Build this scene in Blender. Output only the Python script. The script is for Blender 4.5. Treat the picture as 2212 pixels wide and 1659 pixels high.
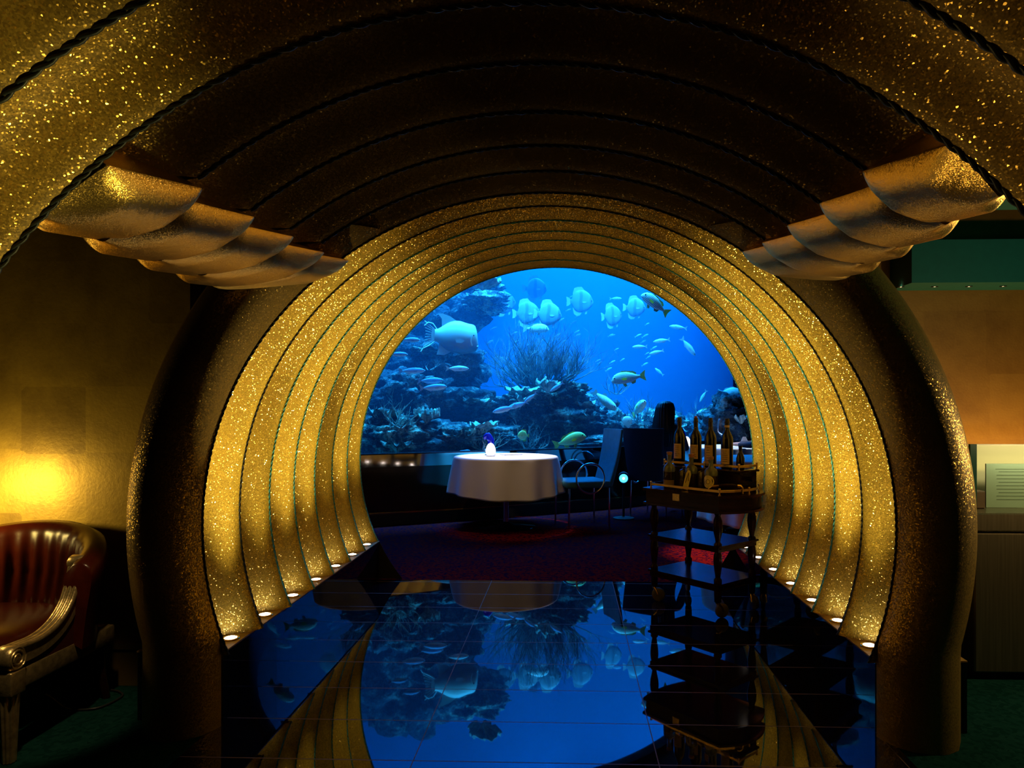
import bpy, bmesh, math, random
from mathutils import Vector, Matrix, noise as mnoise

PI = math.pi
sc = bpy.context.scene
for _o in list(bpy.data.objects):
    bpy.data.objects.remove(_o)
COL = sc.collection

# ------------------------------------------------------------------ camera
F, PPX, HY, CH = 1550.0, 1171.0, 879.0, 1.28          # focal length in px, principal point, eye level row, eye height
TH = math.atan(55.0 / F)
cd = bpy.data.cameras.new('camera')
cam = bpy.data.objects.new('camera', cd)
COL.objects.link(cam)
cam.location = (0, 0, CH)
cam.rotation_euler = (PI / 2, 0, TH)
cd.sensor_width = 36.0
cd.lens = 36.0 * F / 2212.0
cd.shift_x = -(PPX - 1106.0) / 2212.0
cd.shift_y = (HY - 829.5) / 2212.0
cd.clip_start = 0.02
cd.clip_end = 100
sc.camera = cam

# ------------------------------------------------------------------ colour, world
sc.view_settings.view_transform = 'Standard'
sc.view_settings.look = 'None'
sc.view_settings.gamma = 1.0
sc.view_settings.use_curve_mapping = False
sc.view_settings.exposure = 0.0
wd = bpy.data.worlds.new('world')
sc.world = wd
wd.use_nodes = True
wd.node_tree.nodes['Background'].inputs[0].default_value = (0.006, 0.005, 0.003, 1)
wd.node_tree.nodes['Background'].inputs[1].default_value = 0.12
cy = sc.cycles
cy.max_bounces = 6
cy.diffuse_bounces = 3
cy.glossy_bounces = 4
cy.transmission_bounces = 4
cy.transparent_max_bounces = 12
cy.volume_bounces = 0
cy.sample_clamp_indirect = 4.0
cy.caustics_reflective = False
cy.caustics_refractive = False
cy.use_denoising = True


def at(px, py, Y):
    u = (px - PPX) / F
    v = (HY - py) / F
    dx, dy = u * math.cos(TH) - math.sin(TH), u * math.sin(TH) + math.cos(TH)
    t = Y / dy
    return Vector((dx * t, Y, CH + v * t))


def on_z(px, py, z):
    u = (px - PPX) / F
    v = (HY - py) / F
    t = (z - CH) / v
    return Vector(((u * math.cos(TH) - math.sin(TH)) * t, (u * math.sin(TH) + math.cos(TH)) * t, z))


# ------------------------------------------------------------------ lights
def light(name, kind, loc, energy, color, aim=None, **kw):
    ld = bpy.data.lights.new(name, kind)
    ld.energy = energy
    ld.color = color
    for k, v in kw.items():
        setattr(ld, k, v)
    o = bpy.data.objects.new(name, ld)
    COL.objects.link(o)
    o.location = loc
    if aim is not None:
        d = (Vector(aim) - Vector(loc)).normalized()
        o.rotation_euler = d.to_track_quat('-Z', 'Y').to_euler()
    return o


WARM = (1.0, 0.76, 0.33)
BLUE = (0.008, 0.28, 1.0)
# tank lamps above the water
TANK_E = 430
light('tank_lamp_a', 'AREA', (-2.9, 11.0, 6.3), TANK_E * 1.0, BLUE, aim=(-2.7, 10.8, 0), shape='RECTANGLE', size=2.4, size_y=1.6)
light('tank_lamp_b', 'AREA', (0.1, 12.2, 6.3), TANK_E * 1.5, BLUE, aim=(0.0, 12.0, 0), shape='RECTANGLE', size=2.4, size_y=1.8)
light('tank_lamp_c', 'AREA', (2.6, 13.6, 6.3), TANK_E * 1.5, BLUE, aim=(2.4, 13.8, 0), shape='RECTANGLE', size=2.4, size_y=1.8)
for _n, _x, _y, _e in (('d', -2.4, 8.15, 0.38), ('e', -0.7, 8.98, 0.52), ('f', 0.75, 9.85, 0.52), ('g', 1.75, 11.2, 0.45)):
    light('tank_lamp_' + _n, 'AREA', (_x, _y, 5.6), TANK_E * _e, (0.03, 0.40, 1.0), aim=(_x - 0.25, _y + 0.55, 1.2), shape='RECTANGLE', size=1.3, size_y=0.35, spread=math.radians(70))
# spot lamps in the dining room ceiling, plus an added fill on the cloth
light('table_spot', 'SPOT', (-0.60, 7.70, 3.3), 420, (1.0, 0.86, 0.76), aim=(-0.63, 7.66, 0.75), spot_size=math.radians(26), spot_blend=0.35, shadow_soft_size=0.03)
light('carpet_spot', 'SPOT', (1.45, 6.1, 3.3), 620, (1.0, 0.60, 0.36), aim=(1.38, 6.3, 0.0), spot_size=math.radians(21), spot_blend=0.7, shadow_soft_size=0.04)
light('cloth_fill', 'SPOT', (-0.75, 5.75, 3.3), 60, (1.0, 0.66, 0.42), aim=(-0.63, 7.3, 0.5), spot_size=math.radians(26), spot_blend=0.6, shadow_soft_size=0.05)  # unseen fill, added to warm the hanging side of the cloth
light('far_table_spot', 'SPOT', (2.2, 9.3, 3.3), 330, (0.85, 0.9, 1.0), aim=(2.1, 9.6, 0.75), spot_size=math.radians(26), spot_blend=0.4, shadow_soft_size=0.03)
# lounge lamps either side; the counter panel also gets an added fill
light('lounge_lamp', 'SPOT', (-2.70, 2.84, 0.90), 13, (1.0, 0.70, 0.16), aim=(-2.66, 3.25, 0.78), spot_size=math.radians(125), spot_blend=0.9, shadow_soft_size=0.05)
light('lounge_lamp_glow', 'POINT', (-2.70, 2.88, 0.90), 6, (1.0, 0.70, 0.20), shadow_soft_size=0.05)
light('lounge_downlight', 'SPOT', (-1.45, 2.0, 2.3), 60, (1.0, 0.72, 0.34), aim=(-2.03, 2.68, 0.42), spot_size=math.radians(21), spot_blend=0.5, shadow_soft_size=0.04)
light('counter_uplight', 'AREA', (2.75, 4.55, 0.95), 7, (1.0, 0.60, 0.16), aim=(2.75, 4.8, 1.7), shape='RECTANGLE', size=1.4, size_y=0.1)
light('counter_lamp', 'POINT', (2.45, 2.80, 1.20), 28.0, (1.0, 0.70, 0.30), shadow_soft_size=0.05)
light('crossing_uplight_l', 'SPOT', (0.95, 1.85, 0.06), 175, (1.0, 0.78, 0.22), aim=(-1.12, 1.10, 1.66), spot_size=math.radians(26), spot_blend=1.0, shadow_soft_size=0.04)
light('crossing_uplight_r', 'SPOT', (-0.95, 1.85, 0.06), 32, (1.0, 0.64, 0.2), aim=(0.95, 1.10, 1.75), spot_size=math.radians(27), spot_blend=1.0, shadow_soft_size=0.04)
light('teal_cove', 'AREA', (2.9, 3.2, 2.0), 0.6, (0.05, 1.0, 0.75), aim=(2.9, 3.9, 2.4), shape='RECTANGLE', size=1.2, size_y=0.3)

light('counter_downlight', 'SPOT', (2.315, 3.70, 2.34), 8, (1.0, 0.82, 0.5), aim=(2.30, 3.62, 0.8), spot_size=math.radians(60), spot_blend=0.8, shadow_soft_size=0.04)
light('counter_fill', 'AREA', (2.6, 3.50, 1.06), 2.6, (1.0, 0.88, 0.5), aim=(2.6, 3.80, 0.98), shape='RECTANGLE', size=1.1, size_y=0.02)  # unseen fill, added to brighten the panel behind the screen
# ------------------------------------------------------------------ materials
MATS = {}


def newmat(name):
    m = bpy.data.materials.new(name)
    m.use_nodes = True
    return m, m.node_tree, m.node_tree.nodes['Principled BSDF']


def lk(nt, a, b):
    nt.links.new(a, b)


def nd(nt, typ, **kw):
    n = nt.nodes.new(typ)
    for k, v in kw.items():
        setattr(n, k, v)
    return n


def pm(name, col, rough=0.5, metal=0.0, spec=0.5, emit=None, es=0.0, var=0.0, vscale=20.0, bump=0.0, bscale=60.0, coat=0.0, trans=0.0, ior=1.45, stretch=(1, 1, 1), col2=None):
    if name in MATS:
        return MATS[name]
    m, nt, b = newmat(name)
    b.inputs['Base Color'].default_value = (*col, 1)
    b.inputs['Roughness'].default_value = rough
    b.inputs['Metallic'].default_value = metal
    b.inputs['Specular IOR Level'].default_value = spec
    b.inputs['Coat Weight'].default_value = coat
    b.inputs['Transmission Weight'].default_value = trans
    b.inputs['IOR'].default_value = ior
    if emit:
        b.inputs['Emission Color'].default_value = (*emit, 1)
        b.inputs['Emission Strength'].default_value = es
    if var or bump or col2:
        tc = nd(nt, 'ShaderNodeTexCoord')
        mp = nd(nt, 'ShaderNodeMapping')
        mp.inputs['Scale'].default_value = stretch
        lk(nt, tc.outputs['Object'], mp.inputs[0])
    if var or col2:
        nz = nd(nt, 'ShaderNodeTexNoise')
        nz.inputs['Scale'].default_value = vscale
        nz.inputs['Detail'].default_value = 6
        lk(nt, mp.outputs[0], nz.inputs['Vector'])
        cr = nd(nt, 'ShaderNodeValToRGB')
        c2 = col2 if col2 else tuple(min(1, c * (1 + var)) for c in col)
        c1 = col if col2 else tuple(c * (1 - var) for c in col)
        cr.color_ramp.elements[0].position = 0.35
        cr.color_ramp.elements[1].position = 0.68
        cr.color_ramp.elements[0].color = (*c1, 1)
        cr.color_ramp.elements[1].color = (*c2, 1)
        lk(nt, nz.outputs['Fac'], cr.inputs[0])
        lk(nt, cr.outputs[0], b.inputs['Base Color'])
    if bump:
        n2 = nd(nt, 'ShaderNodeTexNoise')
        n2.inputs['Scale'].default_value = bscale
        n2.inputs['Detail'].default_value = 5
        lk(nt, mp.outputs[0], n2.inputs['Vector'])
        bp = nd(nt, 'ShaderNodeBump')
        bp.inputs['Strength'].default_value = bump
        bp.inputs['Distance'].default_value = 0.01
        lk(nt, n2.outputs['Fac'], bp.inputs['Height'])
        lk(nt, bp.outputs[0], b.inputs['Normal'])
    MATS[name] = m
    return m


def glitter(name, col, scale=210.0, amp=0.45, gmix=0.35, rough=0.55, grough=0.22, patch=2.2):
    """gold leaf with small tilted flakes"""
    m, nt, b = newmat(name)
    tc = nd(nt, 'ShaderNodeTexCoord')
    vo = nd(nt, 'ShaderNodeTexVoronoi')
    vo.inputs['Scale'].default_value = scale
    lk(nt, tc.outputs['Object'], vo.inputs['Vector'])
    big = nd(nt, 'ShaderNodeTexNoise')
    big.inputs['Scale'].default_value = patch
    big.inputs['Detail'].default_value = 5
    big.inputs['Roughness'].default_value = 0.65
    lk(nt, tc.outputs['Object'], big.inputs['Vector'])
    fine = nd(nt, 'ShaderNodeTexNoise')
    fine.inputs['Scale'].default_value = scale * 0.42
    fine.inputs['Detail'].default_value = 3
    lk(nt, tc.outputs['Object'], fine.inputs['Vector'])
    cr = nd(nt, 'ShaderNodeValToRGB')
    cr.color_ramp.elements[0].position = 0.3
    cr.color_ramp.elements[1].position = 0.75
    cr.color_ramp.elements[0].color = (*[c * 0.62 for c in col], 1)
    cr.color_ramp.elements[1].color = (*[min(1, c * 1.25) for c in col], 1)
    mx0 = nd(nt, 'ShaderNodeMath', operation='ADD')
    ml = nd(nt, 'ShaderNodeMath', operation='MULTIPLY')
    ml.inputs[1].default_value = 0.55
    ml2 = nd(nt, 'ShaderNodeMath', operation='MULTIPLY')
    ml2.inputs[1].default_value = 0.45
    lk(nt, big.outputs['Fac'], ml.inputs[0])
    lk(nt, fine.outputs['Fac'], ml2.inputs[0])
    lk(nt, ml.outputs[0], mx0.inputs[0])
    lk(nt, ml2.outputs[0], mx0.inputs[1])
    lk(nt, mx0.outputs[0], cr.inputs[0])
    b.inputs['Roughness'].default_value = rough
    b.inputs['Specular IOR Level'].default_value = 0.4
    sc_ = nd(nt, 'ShaderNodeSeparateColor')
    lk(nt, vo.outputs['Color'], sc_.inputs[0])
    mr_ = nd(nt, 'ShaderNodeMapRange')
    mr_.inputs['To Min'].default_value = 0.55
    mr_.inputs['To Max'].default_value = 1.35
    lk(nt, sc_.outputs[0], mr_.inputs['Value'])
    gr_ = nd(nt, 'ShaderNodeVectorMath', operation='SCALE')
    lk(nt, cr.outputs[0], gr_.inputs[0])
    lk(nt, mr_.outputs[0], gr_.inputs['Scale'])
    lk(nt, gr_.outputs[0], b.inputs['Base Color'])
    # flakes
    ge = nd(nt, 'ShaderNodeNewGeometry')
    sb = nd(nt, 'ShaderNodeVectorMath', operation='SUBTRACT')
    sb.inputs[1].default_value = (0.5, 0.5, 0.5)
    lk(nt, vo.outputs['Color'], sb.inputs[0])
    sca = nd(nt, 'ShaderNodeVectorMath', operation='SCALE')
    sca.inputs['Scale'].default_value = amp * 2
    lk(nt, sb.outputs[0], sca.inputs[0])
    ad = nd(nt, 'ShaderNodeVectorMath', operation='ADD')
    lk(nt, ge.outputs['Normal'], ad.inputs[0])
    lk(nt, sca.outputs[0], ad.inputs[1])
    no = nd(nt, 'ShaderNodeVectorMath', operation='NORMALIZE')
    lk(nt, ad.outputs[0], no.inputs[0])
    gl = nd(nt, 'ShaderNodeBsdfGlossy')
    gl.inputs['Color'].default_value = (1.0, 0.66, 0.16, 1)
    gl.inputs['Roughness'].default_value = grough
    lk(nt, no.outputs[0], gl.inputs['Normal'])
    mix = nd(nt, 'ShaderNodeMixShader')
    mix.inputs[0].default_value = gmix
    out = nt.nodes['Material Output']
    lk(nt, b.outputs[0], mix.inputs[1])
    lk(nt, gl.outputs[0], mix.inputs[2])
    lk(nt, mix.outputs[0], out.inputs['Surface'])
    MATS[name] = m
    return m


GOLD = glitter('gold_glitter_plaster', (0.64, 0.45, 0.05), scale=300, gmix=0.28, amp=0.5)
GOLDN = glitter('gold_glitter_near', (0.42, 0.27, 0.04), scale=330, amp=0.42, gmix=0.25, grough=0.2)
GOLDD = glitter('gold_leaf_shaded', (0.19, 0.12, 0.018), scale=280, amp=0.28, gmix=0.24, grough=0.3)  # darker copy of the gold: shade on vault and jambs put into the colour
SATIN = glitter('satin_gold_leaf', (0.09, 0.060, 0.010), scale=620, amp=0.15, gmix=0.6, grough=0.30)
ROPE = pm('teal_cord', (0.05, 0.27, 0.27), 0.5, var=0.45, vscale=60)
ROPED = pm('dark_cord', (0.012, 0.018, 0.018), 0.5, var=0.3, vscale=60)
BLACKGLASS = pm('black_polished_stone', (0.004, 0.005, 0.008), 0.02, spec=0.5, ior=1.5)
LEDGE = pm('bronze_ledge', (0.34, 0.20, 0.05), 0.4, metal=0.4, var=0.2)
DARK = pm('dark_paint', (0.012, 0.010, 0.008), 0.7)
CHROME = pm('chrome', (0.75, 0.77, 0.8), 0.12, metal=1.0)
BRASS = pm('brass', (0.80, 0.56, 0.20), 0.16, metal=1.0, bump=0.05)
MAHOG = pm('mahogany_gloss', (0.012, 0.0035, 0.0015), 0.2, spec=0.15, col2=(0.026, 0.007, 0.003), vscale=9, stretch=(1, 1, 6))
LEATHER = pm('burgundy_leather', (0.055, 0.0065, 0.002), 0.25, bump=0.06, bscale=420, var=0.15)
SILVERGILT = pm('silver_gilt_wood', (0.50, 0.37, 0.17), 0.32, metal=0.75, var=0.25, vscale=40, bump=0.12, bscale=120)
LINEN = pm('white_linen', (0.80, 0.78, 0.76), 0.85, bump=0.08, bscale=350)
BLUEVEL = pm('blue_upholstery', (0.05, 0.24, 0.32), 0.75, bump=0.1, bscale=300, var=0.1)
NAVY = pm('dark_upholstery', (0.012, 0.02, 0.045), 0.8, bump=0.1, bscale=300)
TEAL = pm('teal_paint', (0.006, 0.12, 0.11), 0.6, var=0.06)
STEEL = pm('brushed_steel', (0.22, 0.18, 0.11), 0.32, metal=0.9, var=0.15, vscale=8, stretch=(14, 14, 0.4))
LAMPW = pm('lamp_lens', (1, 0.95, 0.9), 0.4, emit=(1.0, 0.86, 0.76), es=30.0)
HAIR = pm('black_hair', (0.006, 0.005, 0.005), 0.45)
SKIN = pm('skin', (0.42, 0.24, 0.16), 0.5)
CLOTHG = pm('charcoal_cloth', (0.03, 0.035, 0.05), 0.8, bump=0.1)

# ------------------------------------------------------------------ mesh building


class MB:
    def __init__(s):
        s.v, s.f, s.m = [], [], []

    def add(s, vs, fs, mi=0):
        o = len(s.v)
        s.v += [tuple(p) for p in vs]
        s.f += [tuple(i + o for i in f) for f in fs]
        s.m += [mi] * len(fs)
        return s

    def grid(s, fn, nu, nv, mi=0, cu=False, cv=False):
        vs = [fn(i / (nu if cu else nu - 1), j / (nv if cv else nv - 1)) for i in range(nu) for j in range(nv)]
        fs = []
        for i in range(nu if cu else nu - 1):
            for j in range(nv if cv else nv - 1):
                a, b = i, (i + 1) % nu
                c, d = j, (j + 1) % nv
                fs.append((a * nv + c, b * nv + c, b * nv + d, a * nv + d))
        return s.add(vs, fs, mi)

    def box(s, x0, x1, y0, y1, z0, z1, mi=0, mat=None):
        vs = [Vector(p) for p in ((x0, y0, z0), (x1, y0, z0), (x1, y1, z0), (x0, y1, z0), (x0, y0, z1), (x1, y0, z1), (x1, y1, z1), (x0, y1, z1))]
        if mat is not None:
            vs = [mat @ p for p in vs]
        return s.add(vs, [(3, 2, 1, 0), (4, 5, 6, 7), (0, 1, 5, 4), (1, 2, 6, 5), (2, 3, 7, 6), (3, 0, 4, 7)], mi)

    def rbox(s, x0, x1, y0, y1, z0, z1, r=0.02, seg=2, mi=0, mat=None):
        bm = bmesh.new()
        bmesh.ops.create_cube(bm, size=1)
        for v in bm.verts:
            v.co = Vector((x0 + (v.co.x + .5) * (x1 - x0), y0 + (v.co.y + .5) * (y1 - y0), z0 + (v.co.z + .5) * (z1 - z0)))
        bmesh.ops.bevel(bm, geom=bm.edges[:], offset=r, segments=seg, profile=0.5, affect='EDGES')
        s.bm(bm, mi, mat)
        return s

    def bm(s, bm, mi=0, mat=None):
        bm.verts.ensure_lookup_table()
        for i, v in enumerate(bm.verts):
            v.index = i
        vs = [(mat @ v.co) if mat is not None else v.co.copy() for v in bm.verts]
        fs = [tuple(v.index for v in f.verts) for f in bm.faces]
        bm.free()
        return s.add(vs, fs, mi)

    def tube(s, pts, rad, n=8, mi=0, closed=False, cap=True, squash=1.0):
        pts = [Vector(p) for p in pts]
        N = len(pts)
        rads = rad if isinstance(rad, (list, tuple)) else [rad] * N
        vs = []
        up = None
        for i, p in enumerate(pts):
            if closed:
                t = pts[(i + 1) % N] - pts[i - 1]
            else:
                t = pts[min(i + 1, N - 1)] - pts[max(i - 1, 0)]
            if t.length < 1e-9:
                t = Vector((0, 0, 1))
            t.normalize()
            if up is None:
                up = Vector((0, 0, 1)) if abs(t.z) < 0.9 else Vector((1, 0, 0))
            a = t.cross(up)
            if a.length < 1e-6:
                a = t.orthogonal()
            a.normalize()
            b = a.cross(t)
            up = b
            for k in range(n):
                an = 2 * PI * k / n
                vs.append(p + rads[i] * (a * math.cos(an) + b * math.sin(an) * squash))
        fs = []
        for i in range(N if closed else N - 1):
            j = (i + 1) % N
            for k in range(n):
                k2 = (k + 1) % n
                fs.append((i * n + k, i * n + k2, j * n + k2, j * n + k))
        if cap and not closed:
            fs.append(tuple(range(n - 1, -1, -1)))
            fs.append(tuple((N - 1) * n + k for k in range(n)))
        return s.add(vs, fs, mi)

    def lathe(s, prof, n=24, c=(0, 0, 0), mi=0, cap=True):
        c = Vector(c)
        vs, fs = [], []
        for r, z in prof:
            for k in range(n):
                a = 2 * PI * k / n
                vs.append(c + Vector((r * math.cos(a), r * math.sin(a), z)))
        for i in range(len(prof) - 1):
            for k in range(n):
                k2 = (k + 1) % n
                fs.append((i * n + k, i * n + k2, (i + 1) * n + k2, (i + 1) * n + k))
        if cap:
            if prof[0][0] > 1e-5:
                fs.append(tuple(range(n - 1, -1, -1)))
            if prof[-1][0] > 1e-5:
                fs.append(tuple((len(prof) - 1) * n + k for k in range(n)))
        return s.add(vs, fs, mi)

    def slab(s, outline, axis, lo, hi, mi=0, mat=None):
        """polygon outline extruded along an axis (0,1,2)"""
        n = len(outline)

        def P(p, h):
            q = [0, 0, 0]
            rest = [i for i in range(3) if i != axis]
            q[rest[0]], q[rest[1]], q[axis] = p[0], p[1], h
            q = Vector(q)
            return mat @ q if mat is not None else q
        vs = [P(p, lo) for p in outline] + [P(p, hi) for p in outline]
        fs = [tuple(range(n - 1, -1, -1)), tuple(range(n, 2 * n))]
        for i in range(n):
            j = (i + 1) % n
            fs.append((i, j, n + j, n + i))
        return s.add(vs, fs, mi)

    def build(s, name, mats, parent=None, smooth=40, loc=None, rot=None):
        me = bpy.data.meshes.new(name)
        me.from_pydata(s.v, [], s.f)
        mats = mats if isinstance(mats, (list, tuple)) else [mats]
        for m in mats:
            me.materials.append(m)
        if len(mats) > 1:
            me.polygons.foreach_set('material_index', s.m)
        bm = bmesh.new()
        bm.from_mesh(me)
        bmesh.ops.remove_doubles(bm, verts=bm.verts, dist=1e-5)
        bmesh.ops.recalc_face_normals(bm, faces=bm.faces)
        bm.to_mesh(me)
        bm.free()
        if smooth:
            me.shade_smooth()
            if smooth < 180:
                me.set_sharp_from_angle(angle=math.radians(smooth))
        me.update()
        o = bpy.data.objects.new(name, me)
        COL.objects.link(o)
        if parent is not None:
            o.parent = parent
        if loc is not None:
            o.location = loc
        if rot is not None:
            o.rotation_euler = rot
        return o


def empty(name, loc=(0, 0, 0), rz=0.0):
    o = bpy.data.objects.new(name, None)
    o.empty_display_size = 0.1
    COL.objects.link(o)
    o.location = loc
    o.rotation_euler = (0, 0, rz)
    return o


def tag(o, label, cat, group=None, kind=None):
    o['label'] = label
    o['category'] = cat
    if group:
        o['group'] = group
    if kind:
        o['kind'] = kind
    return o


def struct(o, label=None):
    o['kind'] = 'structure'
    if label:
        o['label'] = label
        o['category'] = o.name.split('_')[0]
    return o


def copy_tree(o, parent=None):
    c = o.copy()
    COL.objects.link(c)
    if parent is not None:
        c.parent = parent
    for ch in [x for x in bpy.data.objects if x.parent == o]:
        copy_tree(ch, c)
    return c


def lerp_tab(tab, x):
    if x <= tab[0][0]:
        return tab[0][1]
    for (a, va), (b, vb) in zip(tab, tab[1:]):
        if x <= b:
            t = (x - a) / (b - a)
            return va + (vb - va) * t
    return tab[-1][1]


# ================================================================== THE GOLD PASSAGE
AX = -0.095                                            # axis of the passage
KY = [2.83 + 0.349 * k for k in range(8)]              # cord lines of the lit tunnel
SY = [1.40 + 0.286 * j for j in range(6)]              # cord lines of the vault over the crossing (last = KY[0])
TOP = [(0.55, 2.05), (0.82, 2.05), (1.11, 2.06), (1.40, 2.072), (1.686, 2.09), (1.972, 2.092), (2.258, 2.104), (2.544, 2.118), (2.83, 2.127),
       (3.179, 2.172), (3.528, 2.2), (3.877, 2.232), (4.226, 2.264), (4.575, 2.280), (4.924, 2.292), (5.273, 2.307)]
ZC = [(0.5, 0.79), (1.40, 0.77), (2.83, 0.80), (5.273, 0.885)]
RX = [(0.5, 1.24), (1.11, 1.275), (1.40, 1.315), (2.0, 1.31), (2.83, 1.371), (5.273, 1.446)]
PZ = 0.285                                             # plinth height


def ring(Y, dr):
    zc = lerp_tab(ZC, Y)
    return zc, lerp_tab(RX, Y) + dr, lerp_tab(TOP, Y) - zc + dr


PROF = [(0.0, 0.0), (0.02, 0.045), (0.08, 0.10), (0.20, 0.145), (0.36, 0.165), (0.50, 0.165), (0.60, 0.155), (0.68, 0.134), (0.75, 0.104), (0.81, 0.072), (0.86, 0.044), (0.91, 0.021), (0.95, 0.008), (1.0, 0.0)]


def arch_surface(mb, Y0, Y1, depth, zbase=None, dxend=None, n=96, prof=PROF, mi=0):
    def fn(u, v):
        t, d = None, None
        i = round(u * (len(prof) - 1))
        t, d = prof[i]
        Y = Y0 + (Y1 - Y0) * t
        zc, rx, rz = ring(Y, d * depth / 0.165)
        if zbase is not None:
            s = max(-1, min(1, (zbase - zc) / rz))
            a0 = math.asin(s)
        else:
            a0 = math.acos((dxend + d * 1.15) / rx)
        a = a0 + (PI - 2 * a0) * v
        return (AX + rx * math.cos(a), Y, zc + rz * math.sin(a))
    mb.grid(fn, len(prof), n, mi)


def rope(mb, Y, rr=0.0027, hr=0.0026, zbase=None, dxend=None, off=0.0, pitch=0.055, mi=0):
    """two strands twisted round each other along the cord line at depth Y"""
    zc, rx, rz = ring(Y, off)
    a0 = math.asin(max(-1, (zbase - zc) / rz)) if zbase is not None else math.acos(dxend / rx)
    length = rz * (PI - 2 * a0)
    n = int(length / pitch * 7)
    for ph in (0, PI):
        pts = []
        for i in range(n + 1):
            a = a0 + (PI - 2 * a0) * i / n
            w = 2 * PI * (length * i / n) / pitch + ph
            r = hr * math.cos(w)
            pts.append((AX + (rx + r) * math.cos(a), Y + hr * math.sin(w), zc + (rz + r) * math.sin(a)))
        mb.tube(pts, rr, n=5, mi=mi)


ordw = ['nearest', 'second nearest', 'third', 'fourth', 'fifth', 'sixth', 'farthest']
for k in range(7):
    mb = MB()
    arch_surface(mb, KY[k], KY[k + 1], 0.165, zbase=PZ)
    rib = mb.build('gold_arch_rib', GOLD, smooth=60)
    tag(rib, f'glittering gold arch rib of the lit passage, {ordw[k]} one from the camera', 'arch rib', 'lit gold ribs of the passage')
    rm = MB()
    rope(rm, KY[k], zbase=PZ, off=-0.002)
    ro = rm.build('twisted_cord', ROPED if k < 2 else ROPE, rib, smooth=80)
    ro['label'] = 'dark twisted cord' if k < 2 else 'teal twisted cord'
    if k == 6:
        rm = MB()
        rope(rm, KY[7], zbase=PZ, off=-0.002)
        ro = rm.build('twisted_cord', ROPE, rib, smooth=80)
        ro['label'] = 'teal twisted cord'

# vault ribs over the crossing, each ending in a shell-shaped foot on either side
TIPX = 0.775


def shell_end(side, Y0, Y1, j):
    mb = MB()
    ztip = (1.800, 1.807, 1.820, 1.832, 1.862)[j]
    outer = 1.03 + 0.052 * j
    if side > 0:
        outer = 0.95 + 0.04 * j
        ztip += 0.022
    nu, nv = 40, 40
    ya, yb = (Y0 + 0.012 if j == 0 else Y0 - 0.03), Y1 + 0.012

    def under(u, v):
        # u across the rib, v outwards; a pointed tongue whose tip looks along the passage
        inner = TIPX - 0.004 + 0.062 * (1 - u) ** 1.1 + 0.045 * max(0, (u - 0.93) / 0.07) ** 2
        x = inner + (outer + 0.05 - inner) * v
        near = max(0.0, 1 - u / 0.34) ** 1.6
        far = max(0.0, (u - 0.72) / 0.28) ** 1.6
        k = max(0.0, 1 - v / 0.6) ** 1.2
        rise = near * (0.02 + 0.88 * k + 0.9 * max(0.0, (v - 0.55) / 0.45)) + far * (0.0 + 0.46 * max(0.0, 1 - v / 0.3))
        drop = 0.050 * (1 - math.exp(-v / 0.055)) + 0.068 * math.sin(min(1.0, v * 1.2) * PI / 2)
        curl = 0.10 * max(0, (v - 0.80) / 0.20) ** 2
        lip = 0.036 * (1 - u) ** 0.9
        return Vector((AX + side * x, ya + u * (yb - ya), ztip - lip - drop * (1 - rise) + curl))

    def top(u, v):
        p = under(u, v)
        p.z = ztip - 0.036 * (1 - u) ** 0.9 + 0.004 + 0.16 * v
        return p
    mb.grid(under, nu, nv)
    mb.grid(top, nu, nv)
    for fn in (lambda u, v: under(u, 0).lerp(top(u, 0), v), lambda u, v: under(u, 1).lerp(top(u, 1), v)):
        mb.grid(fn, nu, 2)
    for fn in (lambda u, v: under(0, u).lerp(top(0, u), v), lambda u, v: under(1, u).lerp(top(1, u), v)):
        mb.grid(fn, nv, 2)
    return mb


vw = ['nearest', 'second nearest', 'middle', 'second farthest', 'farthest']
for j in range(5):
    mb = MB()
    arch_surface(mb, SY[j], SY[j + 1], 0.10, dxend=TIPX + 0.012)
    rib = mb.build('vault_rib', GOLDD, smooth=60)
    tag(rib, f'gold vault rib toned dark for shade, ending in scalloped shell feet, {vw[j]} one over the crossing', 'vault rib', 'dark vault ribs over the crossing')
    for side in (-1, 1):
        se = shell_end(side, SY[j], SY[j + 1], j).build('shell_end', SATIN, rib, smooth=50)
        se['label'] = 'gold leaf shell foot'
    rm = MB()
    if j:
        rope(rm, SY[j], rr=0.0030, hr=0.0028, dxend=TIPX + 0.012, off=-0.002)
    else:
        rope(rm, SY[j], rr=0.0036, hr=0.0034, zbase=0.0, off=-0.002, pitch=0.06)
    rm.build('twisted_cord', ROPED, rib, smooth=80)

# the two big hoops over the camera's side of the crossing
for (Y0, Y1, lab) in ((1.11, 1.40, 'broad sparkling gold hoop arching over the near side of the crossing'), (0.80, 1.11, 'dark gold hoop at the top corners, in front of the broad sparkling hoop')):
    mb = MB()
    arch_surface(mb, Y0, Y1, 0.10, zbase=0.002, n=110)
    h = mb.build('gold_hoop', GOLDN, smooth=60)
    tag(h, lab, 'arch hoop')
    rm = MB()
    rope(rm, Y0, rr=0.0036, hr=0.0034, zbase=0.002, off=-0.002, pitch=0.06)
    rm.build('twisted_cord', ROPED, h, smooth=80)

# curved jambs carrying the first lit rib
JPROF = [(0.345, 3.24), (0.335, 3.05), (0.318, 2.90), (0.29, 2.80), (0.245, 2.725), (0.19, 2.69), (0.13, 2.685), (0.075, 2.705), (0.035, 2.745), (0.012, 2.79), (0.0, 2.83), (0.03, 2.86)]


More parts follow.
